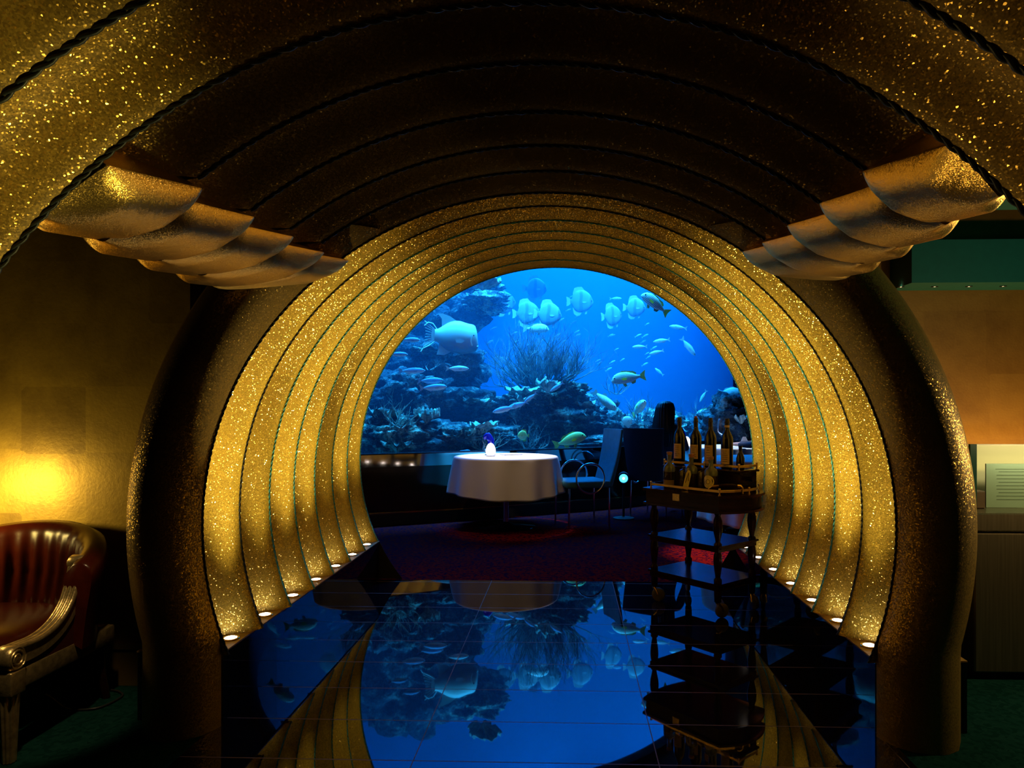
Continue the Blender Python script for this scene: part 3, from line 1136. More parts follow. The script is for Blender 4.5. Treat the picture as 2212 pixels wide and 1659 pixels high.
bat = (M_BAT, fin_pale, EYE)
for (px, py, l, q, r, t, yo, lab) in (
        (1156, 624, 52, 3.4, 1, 0, 10, 'hazy batfish highest in the tank, above the pale oblong panel of light'),
        (1087, 655, 56, 2.6, 1, 4, 12, 'pale batfish swimming beside the hanging reef rock'),
        (1138, 677, 58, 2.0, 1, 2, 8, 'pale batfish, left of the overlapping pair in mid water'),
        (1184, 680, 60, 1.7, 1, -4, 14, 'pale batfish, right of the overlapping pair in mid water'),
        (1254, 652, 58, 2.6, 1, 0, 18, 'hazy batfish swimming alone above the bush coral'),
        (1322, 683, 52, 2.6, 1, 6, 35, 'hazy dark-banded batfish between two paler ones on the right'),
        (1371, 665, 48, 2.2, 1, -2, 15, 'pale batfish beside the tilted striped sweetlips')):
    fish('disc', bat, px, py, l, q, 'batfish', lab, bool(r), t, yo, group='batfish shoal', sy=1.0)
fus = (M_FUS, fin_blue, EYE)
for (px, py, l, q, r, t, yo, lab) in (
        (886, 734, 44, 0.55, 1, 0, 5, 'blue-backed fusilier nearest the top left rim of the opening'),
        (860, 765, 42, 0.5, 1, 0, 5, 'blue-backed fusilier half a length below the topmost left one'),
        (890, 801, 58, 0.55, 1, 2, 5, 'blue-backed fusilier swimming above the close pair at left'),
        (930, 822, 56, 0.5, 1, 2, 5, 'blue-backed fusilier, upper of the close pair at left'),
        (936, 837, 60, 0.4, 1, 4, 5, 'blue-backed fusilier, lower of the close pair at left'),
        (1089, 884, 52, 0.3, 0, -14, 5, 'big blue-backed fusilier nosing down before the reef mound'),
        (1118, 875, 48, 0.42, 0, -18, 5, 'blue-backed fusilier just behind the one nosing down at the mound'),
        (1146, 859, 34, 0.35, 0, -38, 5, 'small blue fusilier diving steeply before the reef mound'),
        (1203, 836, 36, 0.4, 0, -34, 5, 'blue fusilier diving past the bright coral crest')):
    fish('slim', fus, px, py, l, q, 'fusilier', lab, bool(r), t, yo, group='blue fusiliers')
sil = (M_SIL, fin_pale, EYE)
for (px, py, l, q, r, t, yo, lab) in (
        (988, 796, 50, 0.6, 1, 0, 5, 'bright silver fish swimming under the humphead wrasse'),
        (1465, 707, 38, 1.2, 0, 8, 5, 'small silver fish highest of the right-hand school'),
        (1429, 736, 36, 1.2, 0, -8, 5, 'small silver fish second from the top of the right-hand school'),
        (1382, 749, 32, 1.2, 0, -2, 5, 'small silver fish, leftmost of the right-hand school'),
        (1418, 761, 32, 1.2, 0, -14, 5, 'small silver fish, lowest of the right-hand school'),
        (1487, 749, 48, 0.9, 1, -52, 10, 'silver fish diving steeply beside the right rim of the opening'),
        (1026, 801, 26, 2.2, 1, -20, 5, 'tiny hazy fish in open water left of the bush coral'),
        (1424, 803, 24, 2.6, 0, 40, 5, 'faint tiny fish in open water above the seated guest'),
        (1519, 856, 30, 1.6, 0, -60, 20, 'faint slim fish hanging tail up above the wine bottles'),
        (1330, 645, 26, 3.0, 1, 0, 0, 'faint sliver of a fish just above the dark-banded batfish')):
    fish('slim', sil, px, py, l, q, 'silver_fish', lab, bool(r), t, yo, group='small silver fish')
sw = (M_SWEET, fin_yellow, pec_yellow, EYE)
fish('deep', sw, 1357, 816, 73, 0.35, 'sweetlips', 'striped sweetlips with yellow fins swimming level in open water', False, -8, 4, group='sweetlips')
fish('deep', sw, 1415, 656, 70, 0.3, 'sweetlips', 'striped sweetlips tilted tail down near the rim of the opening', False, 38, 8, group='sweetlips')
fish('deep', sw, 1527, 892, 50, 1.2, 'sweetlips', 'faint striped sweetlips above the third wine bottle', False, -12, 6, group='sweetlips')
fish('deep', (M_YEL, fin_yellow, pec_yellow, EYE), 1231, 951, 72, 0.25, 'yellow_sweetlips', 'yellow striped fish nosing up just above the tank edge', True, 18, 4)
pl = (M_PALE, fin_pale, EYE)
fish('deep', pl, 1158, 710, 56, 1.3, 'snapper', 'plump pale snapper swimming over the bush coral', True, 0, 6, group='pale snappers')
fish('deep', pl, 1576, 846, 46, 0.9, 'snapper', 'plump pale snapper touching the right rim of the opening', True, 2, 4, group='pale snappers')
fish('deep', (M_DIM, fin_blue, EYE), 1578, 873, 52, 1.2, 'grey_snapper', 'dim grey snapper under the pale one at the right rim', False, -2, 4)
fish('disc', pl, 1354, 911, 26, 0.6, 'butterflyfish', 'small round pale fish left of the seated guest', True, 40, 6, group='small round fish')
fish('disc', (M_YEL, fin_yellow, EYE), 1130, 941, 25, 0.45, 'yellow_butterflyfish', 'small round pale yellow fish behind staghorn coral beside the table lamp', False, 0, 10)
fish('puff', (M_SPOT, fin_yellow, EYE), 1380, 882, 60, 0.7, 'grouper', 'fish with yellow side fins swimming head-on beside the seated guest', True, 30, -62)
fish('puff', (M_SPOT, fin_pale, EYE), 1307, 866, 62, 0.7, 'spotted_puffer', 'fat spotted pufferfish lying head down on the flank of the reef mound', True, -40, 0)
fish('hump', (M_HUMP, fin_pale, EYE), 976, 726, 118, 0.9, 'humphead_wrasse', 'huge humphead wrasse with a fan tail, biggest fish in the tank', True, -3, 10, sy=1.1)
M_TINY = pm('silverside_skin', (0.35, 0.5, 0.6), 0.4)
rnd = random.Random(5)
tiny = (M_TINY, M_TINY, EYE)
for i in range(46):
    if i < 30:
        px, py = rnd.uniform(1040, 1250), 0
        py = 775 - (px - 1040) * 0.42 + rnd.uniform(-55, 40)
    else:
        px = rnd.uniform(1290, 1440)
        py = 800 - (px - 1290) * 0.3 + rnd.uniform(-70, 20)
    fish('slim', tiny, px, py, rnd.uniform(10, 17), 2.7 + rnd.random() * .5, 'silverside', 'tiny slim silverside in the loose slanting shoal behind the bush coral', True, rnd.uniform(18, 34), 0, group='silverside shoal')

# ------------------------------------------------------------------ reef
def reefmat(name, dark, light, sc1=5.0, sc2=26.0, thr=0.56):
    m, nt, b = newmat(name)
    tc = nd(nt, 'ShaderNodeTexCoord')
    a = nd(nt, 'ShaderNodeTexNoise')
    a.inputs['Scale'].default_value = sc1
    a.inputs['Detail'].default_value = 8
    a.inputs['Roughness'].default_value = 0.72
    lk(nt, tc.outputs['Object'], a.inputs['Vector'])
    cr = nd(nt, 'ShaderNodeValToRGB')
    cr.color_ramp.elements[0].position = thr - 0.06
    cr.color_ramp.elements[1].position = thr + 0.12
    cr.color_ramp.elements[0].color = (*dark, 1)
    cr.color_ramp.elements[1].color = (*light, 1)
    lk(nt, a.outputs['Fac'], cr.inputs[0])
    lk(nt, cr.outputs[0], b.inputs['Base Color'])
    b.inputs['Roughness'].default_value = 0.9
    b.inputs['Specular IOR Level'].default_value = 0.1
    v = nd(nt, 'ShaderNodeTexNoise')
    v.inputs['Scale'].default_value = sc2
    v.inputs['Detail'].default_value = 7
    lk(nt, tc.outputs['Object'], v.inputs['Vector'])
    bp = nd(nt, 'ShaderNodeBump')
    bp.inputs['Strength'].default_value = 1.0
    bp.inputs['Distance'].default_value = 0.06
    lk(nt, v.outputs['Fac'], bp.inputs['Height'])
    lk(nt, bp.outputs[0], b.inputs['Normal'])
    return m


REEF = reefmat('reef_rock', (0.03, 0.05, 0.07), (0.26, 0.38, 0.36))
REEFB = reefmat('reef_rock_bright', (0.04, 0.06, 0.07), (0.50, 0.62, 0.50), sc1=7, thr=0.54)
CORAL = pm('branch_coral', (0.03, 0.06, 0.09), 0.85, col2=(0.22, 0.30, 0.30), vscale=9)
CORALP = pm('plate_coral_skin', (0.09, 0.15, 0.16), 0.85, col2=(0.42, 0.52, 0.44), vscale=16, bump=0.6, bscale=50)


def rock(px, py, q, w, d, h, label, seed, mat=None, amp=0.34, group='reef rocks'):
    p = at(px, py, gy(px) + q)
    bm = bmesh.new()
    bmesh.ops.create_icosphere(bm, subdivisions=5, radius=1.0)
    sd = Vector((seed * 7.3, seed * 3.1, seed * 1.7))
    for v in bm.verts:
        n = v.co.normalized()
        r = 1 + amp * mnoise.noise(n * 1.6 + sd) + amp * 0.62 * mnoise.noise(n * 3.6 + sd) + amp * 0.42 * mnoise.noise(n * 8.5 + sd) + amp * 0.24 * mnoise.noise(n * 19 + sd)
        r += 0.06 * abs(math.sin(n.z * 11 + 2 * mnoise.noise(n * 2 + sd)))
        v.co = Vector((n.x * w * r, n.y * d * r, n.z * h * r))
    mb = MB()
    mb.bm(bm)
    o = mb.build('reef_rock', mat or REEF, smooth=180, loc=p)
    tag(o, label, 'rock', group)
    return o


rock(1190, 905, 1.25, 0.78, 0.55, 0.36, 'broad dark reef mound carrying the bush coral', 1)
rock(1150, 862, 1.05, 0.34, 0.25, 0.14, 'crusted boulder at the upper left of the central reef mound', 2, REEFB)
rock(1222, 846, 0.95, 0.27, 0.25, 0.13, 'bright crusted boulder crowning the central reef mound', 3, REEFB, amp=0.5)
rock(1292, 905, 1.2, 0.34, 0.3, 0.30, 'dark boulder on the right flank of the central reef mound', 4)
rock(1210, 958, 1.0, 0.95, 0.45, 0.16, 'low dark shelf of rock at the foot of the central mound', 5)
rock(985, 648, 2.2, 0.72, 0.5, 0.30, 'overhanging reef rock at the top left of the opening', 6, REEFB, amp=0.4)
rock(870, 700, 2.2, 0.95, 0.6, 0.75, 'tall dark reef wall behind the left fusiliers', 7)
rock(930, 800, 1.9, 0.72, 0.5, 0.42, 'dark reef ledge under the humphead wrasse', 8)
rock(850, 850, 1.3, 0.55, 0.4, 0.30, 'dark reef boulder at left under the fusilier pair', 9)
rock(975, 880, 1.4, 0.62, 0.4, 0.24, 'dark layered reef boulder between the left reef and the central mound', 10)
rock(830, 940, 0.75, 0.45, 0.35, 0.26, 'crusted reef boulder in the low left corner of the tank', 11, REEFB)
rock(930, 945, 0.8, 0.55, 0.35, 0.20, 'long dark reef boulder along the tank edge at left', 12)
rock(1060, 945, 1.0, 0.5, 0.35, 0.17, 'low reef boulder behind the table lamp', 13)
rock(1345, 945, 1.0, 0.42, 0.35, 0.26, 'reef boulder beside the back of the blue chair', 14, REEFB)
rock(1420, 925, 1.5, 0.5, 0.4, 0.26, 'reef boulder behind the seated guest', 15, REEFB)
rock(1530, 930, 2.0, 0.55, 0.4, 0.30, 'reef boulder behind the wine bottles', 16)
rock(1590, 905, 1.6, 0.45, 0.4, 0.36, 'dark reef boulder at the right rim of the opening', 17)


def branches(name, px, py, q, h, spread, n, seed, label, mat, r0=0.012, levels=3, lean=0.0, flat=0.6, group='branching corals', segs=4):
    rng = random.Random(seed)
    mb = MB()

    def grow(p, d, L, r, lev):
        pts, rad = [p.copy()], [r]
        dd = d.copy()
        for s_ in range(segs):
            dd = (dd + Vector((rng.uniform(-.22, .22), rng.uniform(-.22, .22), rng.uniform(-.05, .2)))).normalized()
            pts.append(pts[-1] + dd * (L / segs))
            rad.append(r * (1 - 0.55 * (s_ + 1) / segs))
            if lev > 0 and s_ >= 0 and rng.random() < 0.85:
                sd = (dd + Vector((rng.uniform(-1, 1), rng.uniform(-1, 1) * flat, rng.uniform(-.15, .9))).normalized() * 0.9).normalized()
                grow(pts[-1], sd, L * rng.uniform(.45, .75), rad[-1] * .8, lev - 1)
        mb.tube(pts, rad, 5)
    for i in range(n):
        a = PI * (i + rng.uniform(.15, .85)) / n
        d = Vector((math.cos(a) * spread + lean, rng.uniform(-.6, .6) * flat, max(.18, math.sin(a)))).normalized()
        grow(Vector((rng.uniform(-.12, .12) * spread, rng.uniform(-.08, .08), 0)), d, h * rng.uniform(.55, .8), r0, levels)
    o = mb.build(name, mat, smooth=60, loc=at(px, py, gy(px) + q))
    tag(o, label, 'coral', group)
    return o


branches('bush_coral', 1163, 845, 1.0, 0.80, 1.5, 52, 3, 'big bush of thin dark branching coral on top of the central mound', CORAL, r0=0.012, levels=3, flat=0.5)
branches('branch_coral', 968, 838, 1.7, 0.36, 0.8, 9, 8, 'thin dark branching coral on the ledge under the silver fish', CORAL, r0=0.008, levels=2)
branches('branch_coral', 1150, 972, 0.5, 0.30, 1.0, 9, 12, 'low staghorn coral behind the white table', CORAL, r0=0.011, levels=2)
branches('branch_coral', 850, 925, 0.45, 0.34, 1.1, 10, 14, 'tangled staghorn coral low at the left rim of the opening', CORALP, r0=0.010, levels=2)
branches('branch_coral', 920, 800, 1.3, 0.16, 1.2, 7, 15, 'small twig coral along the left ledge', CORAL, r0=0.007, levels=2)
branches('branch_coral', 1378, 925, 0.9, 0.44, 0.9, 11, 21, 'feathery coral rising left of the seated guest', CORAL, r0=0.010, levels=2)
branches('branch_coral', 1505, 930, 1.0, 0.42, 0.9, 11, 22, 'feathery coral rising between the wine bottle necks', CORAL, r0=0.010, levels=2)
branches('branch_coral', 1328, 852, 1.2, 0.30, 0.7, 6, 23, 'sparse twig coral beside the level sweetlips', CORAL, r0=0.008, levels=2)
branches('branch_coral', 1045, 972, 0.4, 0.24, 1.0, 8, 25, 'low staghorn coral beside the glass lamp on the white table', CORALP, r0=0.009, levels=2)


def plate(px, py, q, r, label, seed, mat=None, tilt=0.0, thick=0.022, knobs=0):
    rng = random.Random(seed)
    mb = MB()
    ph = [rng.uniform(0, 6.3) for _ in range(5)]

    def rr(a):
        return r * (1 + .16 * math.sin(2 * a + ph[0]) + .10 * math.sin(5 * a + ph[1]) + .06 * math.sin(11 * a + ph[2]))

    def top(u, v):
        a = 2 * PI * v
        rad = rr(a) * u
        z = 0.025 * u * u + 0.02 * u * math.sin(7 * a + ph[3]) + 0.012 * u * math.sin(13 * a + ph[4])
        return Vector((rad * math.cos(a), rad * math.sin(a) * .8, z))

    def bot(u, v):
        p = top(u, v)
        p.z -= thick * (1 - .3 * u) + (0.09 * (1 - u) ** 2)
        return p
    mb.grid(top, 10, 56, cv=True)
    mb.grid(bot, 10, 56, cv=True)
    mb.grid(lambda u, v: top(1, v).lerp(bot(1, v), u), 2, 56, cv=True)
    for i in range(knobs):
        a, u = rng.uniform(0, 2 * PI), rng.uniform(.1, .95) ** .5
        p = top(u, a / (2 * PI))
        mb.lathe([(.016, -.01), (.014, .03), (.007, .045)], 6, p)
    o = mb.build('plate_coral', mat or CORALP, smooth=50, loc=at(px, py, gy(px) + q), rot=(math.radians(tilt * .5), math.radians(rng.uniform(-6, 6)), rng.uniform(0, 6)))
    tag(o, label, 'coral', 'plate corals')
    return o


plate(940, 758, 1.5, 0.34, 'thin plate coral shelf under the tail of the humphead wrasse', 1, REEFB)
plate(1046, 918, 0.55, 0.22, 'bright thin plate coral just behind the glass lamp', 2, tilt=4)
plate(1000, 936, 0.5, 0.25, 'knobbly textured plate coral left of the table lamp', 3, REEFB, tilt=14, knobs=120)
plate(923, 896, 0.6, 0.18, 'small speckled plate coral above the left tank edge', 4, tilt=14, knobs=70)
plate(1020, 864, 1.0, 0.24, 'plate coral in the gap between left reef and central mound', 5, REEFB, tilt=8)
plate(830, 893, 0.6, 0.20, 'ruffled plate coral by the left rim of the opening', 6, REEFB, tilt=8)
plate(1130, 843, 0.8, 0.20, 'ruffled bright plate coral on the left shoulder of the central mound', 7, tilt=16)
plate(1185, 832, 0.62, 0.15, 'brightest ruffled plate coral on the crest of the central mound', 8, tilt=34, knobs=40)
plate(1262, 872, 0.8, 0.20, 'stacked plate coral on the right flank of the central mound', 9, tilt=6)
plate(1250, 890, 0.75, 0.18, 'lower stacked plate coral on the right flank of the central mound', 10, tilt=6)
plate(1130, 860, 0.7, 0.11, 'small tilted cabbage coral above the diving blue fish', 11, tilt=50)
plate(860, 960, 0.35, 0.20, 'pale plate coral in the low left corner of the tank', 12, REEFB, tilt=4)
plate(1345, 952, 0.5, 0.22, 'pale plate coral just above the tank edge beside the blue chair', 13, tilt=10)
plate(1600, 903, 1.2, 0.14, 'plate coral at the right rim under the pale snapper', 14, tilt=6)
plate(1420, 900, 1.0, 0.22, 'plate coral directly behind the seated guest', 15, tilt=8)
plate(1045, 612, 1.0, 0.20, 'knobbly coral on the lip of the overhanging reef rock', 16, tilt=40, knobs=60)

# ================================================================== DINING ROOM


def cloth(center, r, ztop, zbot, seed, folds=11, name='tablecloth'):
    rng = random.Random(seed)
    ph = [rng.uniform(0, 6.28) for _ in range(4)]
    mb = MB()

    def fn(u, v):
        a = 2 * PI * v
        w = math.sin(folds * a + ph[0] + 0.8 * math.sin(2 * a + ph[1])) + 0.45 * math.sin((folds - 4) * a + ph[2])
        if u < 0.42:
            rr, z = r * u / 0.42, ztop
        elif u < 0.5:
            t = (u - 0.42) / 0.08
            rr, z = r + 0.014 * math.sin(t * PI / 2), ztop - 0.014 * (1 - math.cos(t * PI / 2))
        else:
            t = (u - 0.5) / 0.5
            zb = zbot + 0.018 * math.sin(2 * a + ph[3])
            rr = r + 0.014 + t * 0.045 + (t ** 0.6) * 0.024 * w
            z = ztop - 0.014 + (zb - ztop + 0.014) * t
        return (rr * math.cos(a), rr * math.sin(a), z)
    mb.grid(fn, 44, 132, cv=True)
    o = mb.build(name, LINEN, smooth=60, loc=(center[0], center[1], 0))
    md = o.modifiers.new('thickness', 'SOLIDIFY')
    md.thickness = 0.003
    md.offset = 1
    return o


def pedestal_table(center, r, label, group='round dining tables'):
    t = empty('dining_table', (center[0], center[1], 0))
    tag(t, label, 'table', group)
    MB().lathe([(r - .01, 0.722), (r, 0.728), (r, 0.744), (r - .008, 0.748), (0.0001, 0.748)], 64).build('tabletop', DARK, t, smooth=50)
    MB().lathe([(.035, .03), (.03, .08), (.03, .65), (.09, .722)], 24).build('pedestal', CHROME, t, smooth=50)
    MB().lathe([(.0001, 0), (.31, 0), (.315, .008), (.30, .018), (.10, .03), (.04, .06)], 64).build('base', pm('black_chrome', (.03, .03, .035), .12, metal=.9), t, smooth=50)
    return t


T1 = on_z(1093, 1138, 0)
pedestal_table(T1, 0.535, 'round pedestal table under the brightly lit white cloth')
tag(cloth(T1, 0.54, 0.7525, 0.36, 4), 'spotlit white cloth on the round table left of the blue chair', 'tablecloth')
T2 = Vector((2.02, 9.62, 0))
pedestal_table(T2, 0.50, 'far round table behind the wine bottles, under a cloth')
tag(cloth(T2, 0.505, 0.7525, 0.40, 9), 'white cloth on the far table behind the wine bottles', 'tablecloth')
T3 = Vector((1.93, 7.42, 0))
pedestal_table(T3, 0.52, 'round table behind the trolley, hidden by its cloth')
tag(cloth(T3, 0.525, 0.7525, 0.13, 6), 'peach-lit cloth on the table directly behind the trolley', 'tablecloth')

# egg lamp, glass and card on the first table
ZT = 0.7565


def egg_lamp(px, Y, label):
    p = at(px, 0, Y)
    t = empty('table_lamp', (p.x, p.y, ZT))
    tag(t, label, 'lamp', 'egg-shaped table lamps')
    MB().lathe([(.0001, 0), (.046, 0), (.05, .004), (.05, .012), (.046, .016), (.0001, .016)], 32).build('base', CHROME, t)
    MB().lathe([(.045, .016), (.052, .03), (.054, .05), (.050, .08), (.040, .108), (.026, .128), (.012, .137), (.0001, .14)], 32).build('shade', pm('lit_frosted_glass', (.9, .85, .8), .5, emit=(1.0, .87, .72), es=2.2), t)
    return t


egg_lamp(1060, 7.62, 'glowing white egg-shaped lamp on the spotlit table')
egg_lamp(1483, 9.40, 'white egg-shaped lamp on the far table between the wine bottles')
BLUEG = pm('cobalt_glass', (0.004, 0.012, 0.42), 0.06, coat=0.4)
CLEARG = pm('clear_glass', (0.92, 0.96, 1.0), 0.02, trans=1.0, ior=1.3)


def blue_ornament(px, Y, label, sc=1.0):
    p = at(px, 0, Y)
    t = empty('glass_ornament', (p.x, p.y, ZT))
    tag(t, label, 'ornament', 'cobalt glass ornaments')
    MB().lathe([(.0001, 0), (.045, 0), (.046, .006), (.012, .014), (.008, .03)], 24).build('foot', CLEARG, t)
    pts = [Vector((0.0, 0, .03)), Vector((.028, 0, .09)), Vector((.022, 0, .16)), Vector((-.012, 0, .215)), Vector((-.04, 0, .20)), Vector((-.05, 0, .165))]
    b = [Vector((p_.x, p_.y, p_.z)) for p_ in pts]
    q = []
    for i in range(len(b) - 1):
        for k in range(5):
            q.append(b[i].lerp(b[i + 1], k / 5))
    q.append(b[-1])
    rad = [.008 + .030 * math.sin(PI * min(1, (i / (len(q) - 1)) * 1.05)) ** 0.8 for i in range(len(q))]
    MB().tube(q, rad, 14).build('body', BLUEG, t, smooth=80)
    MB().tube([(-.03, .01, .02), (-.062, .01, .07), (-.05, .01, .12), (-.075, .01, .165)], [.009, .012, .010, .004], 8).build('curl', CLEARG, t, smooth=80)['label'] = 'clear glass curl'
    return t


blue_ornament(1056, 7.78, 'curved cobalt blue glass ornament behind the lit egg lamp')
blue_ornament(1472, 9.62, 'curved cobalt blue glass ornament on the far table')
p = at(1104, 0, 7.86)
mb = MB()
mb.rbox(-.11, .11, -.07, .07, 0, .006, .002, 1)
tag(mb.build('menu_card', pm('card_paper', (.75, .75, .78), .7), smooth=30, loc=(p.x, p.y, ZT + .001), rot=(0, 0, .5)), 'white menu card lying at the back of the spotlit table', 'menu')


def napkin(px, Y, label):
    p = at(px, 0, Y)
    mb = MB()

    def fn(u, v):
        a = PI * v
        r = .075 * (1 - u * .75) * (1 + .12 * math.sin(8 * a))
        return (r * math.cos(a), r * .7 * math.sin(a) - .02, .13 * u)
    mb.grid(fn, 8, 25)
    mb.add([(-.075, -.02, 0), (.075, -.02, 0), (.019, -.02, .13), (-.019, -.02, .13)], [(0, 1, 2, 3)])
    o = mb.build('folded_napkin', LINEN, smooth=50, loc=(p.x, p.y, ZT))
    tag(o, label, 'napkin')


napkin(1607, 9.55, 'folded white napkin on the far table, at the right rim of the opening')


def dining_chair(loc, rz, mat, label):
    t = empty('dining_chair', (loc[0], loc[1], 0), rz)
    tag(t, label, 'chair', 'upholstered dining chairs')
    MB().rbox(-.24, .25, -.24, .24, .43, .505, .03, 3).build('seat', mat, t, smooth=60)
    mb = MB()

    def back(u, v):
        w = 0.225 + 0.03 * v
        x0 = -.23 - .13 * v - .02 * math.sin(PI * v)
        a = 2 * PI * u
        ca, sa = math.cos(a), math.sin(a)
        yy = w * math.copysign(abs(ca) ** .35, ca)
        xx = .034 * math.copysign(abs(sa) ** .6, sa) * (1 - .4 * v) - .03 * (1 - (yy / .26) ** 2)
        return (x0 + xx, yy, .44 + .60 * v)
    mb.grid(back, 40, 20, cu=True)
    mb.add([back(i / 40, 1) for i in range(40)], [tuple(range(40))])
    mb.add([back(i / 40, 0) for i in range(40)], [tuple(range(39, -1, -1))])
    mb.build('backrest', mat, t, smooth=60)
    for sg in (-1, 1):
        mb = MB()
        mb.tube([(.0 + .155 * math.cos(2 * PI * i / 40), sg * .262, .535 + .155 * math.sin(2 * PI * i / 40)) for i in range(40)], .011, 8, closed=True)
        mb.build('ring_arm', CHROME, t, smooth=80)['label'] = 'chrome ring arm'
    for (x, y) in ((.22, .22), (.22, -.22), (-.22, .22), (-.22, -.22)):
        MB().tube([(x, y, .43), (x * 1.03, y * 1.02, 0.002)], [.012, .010], 10).build('leg', CHROME, t, smooth=60)
    return t


c1 = at(1257, 0, 7.72)
dining_chair(c1, math.radians(199), BLUEVEL, 'blue upholstered chair with chrome ring arms, right of the spotlit table')
c2 = at(1418, 0, 8.42)
dining_chair(c2, math.radians(58), NAVY, 'dark chair with its back turned, seating the long-haired guest')

# stage light on a short stand
p = at(1347, 1033, 8.25)
t = empty('stage_light', (p.x, p.y, 0))
tag(t, 'small stage light glowing cyan on a stand between the two chairs', 'stage light')
aimv = math.atan2(-p.y, -p.x)
rot = Matrix.Rotation(aimv, 4, 'Z') @ Matrix.Rotation(PI / 2, 4, 'Y')
M0 = Matrix.Translation((0, 0, p.z)) @ rot
mb = MB()
vs = MB().lathe([(.0001, -.20), (.05, -.195), (.062, -.17), (.064, .0), (.066, .02), (.066, .04), (.052, .04), (.047, .012)], 32, cap=False)
mb.add([M0 @ Vector(q) for q in vs.v], vs.f)
mb.build('housing', DARK, t)
mb = MB()
vs = MB().lathe([(.047, .012), (.03, .022), (.0001, .026)], 32)
mb.add([M0 @ Vector(q) for q in vs.v], vs.f)
mb.build('lens', pm('cyan_lens', (.1, .5, 1), .3, emit=(.03, .50, 1.0), es=6), t)
mb = MB()
vs = MB().lathe([(.013, .029), (.0001, .031)], 24)
mb.add([M0 @ Vector(q) for q in vs.v], vs.f)
mb.build('bulb', pm('white_bulb', (1, 1, 1), .3, emit=(.75, .9, 1.0), es=12), t)
mb = MB()
mb.tube([(0, 0, .02), (0, 0, p.z - .07)], .014, 12)
mb.build('stand', DARK, t)
MB().lathe([(.0001, 0), (.12, 0), (.12, .012), (.02, .025)], 32).build('foot', DARK, t)

# ------------------------------------------------------------------ guests


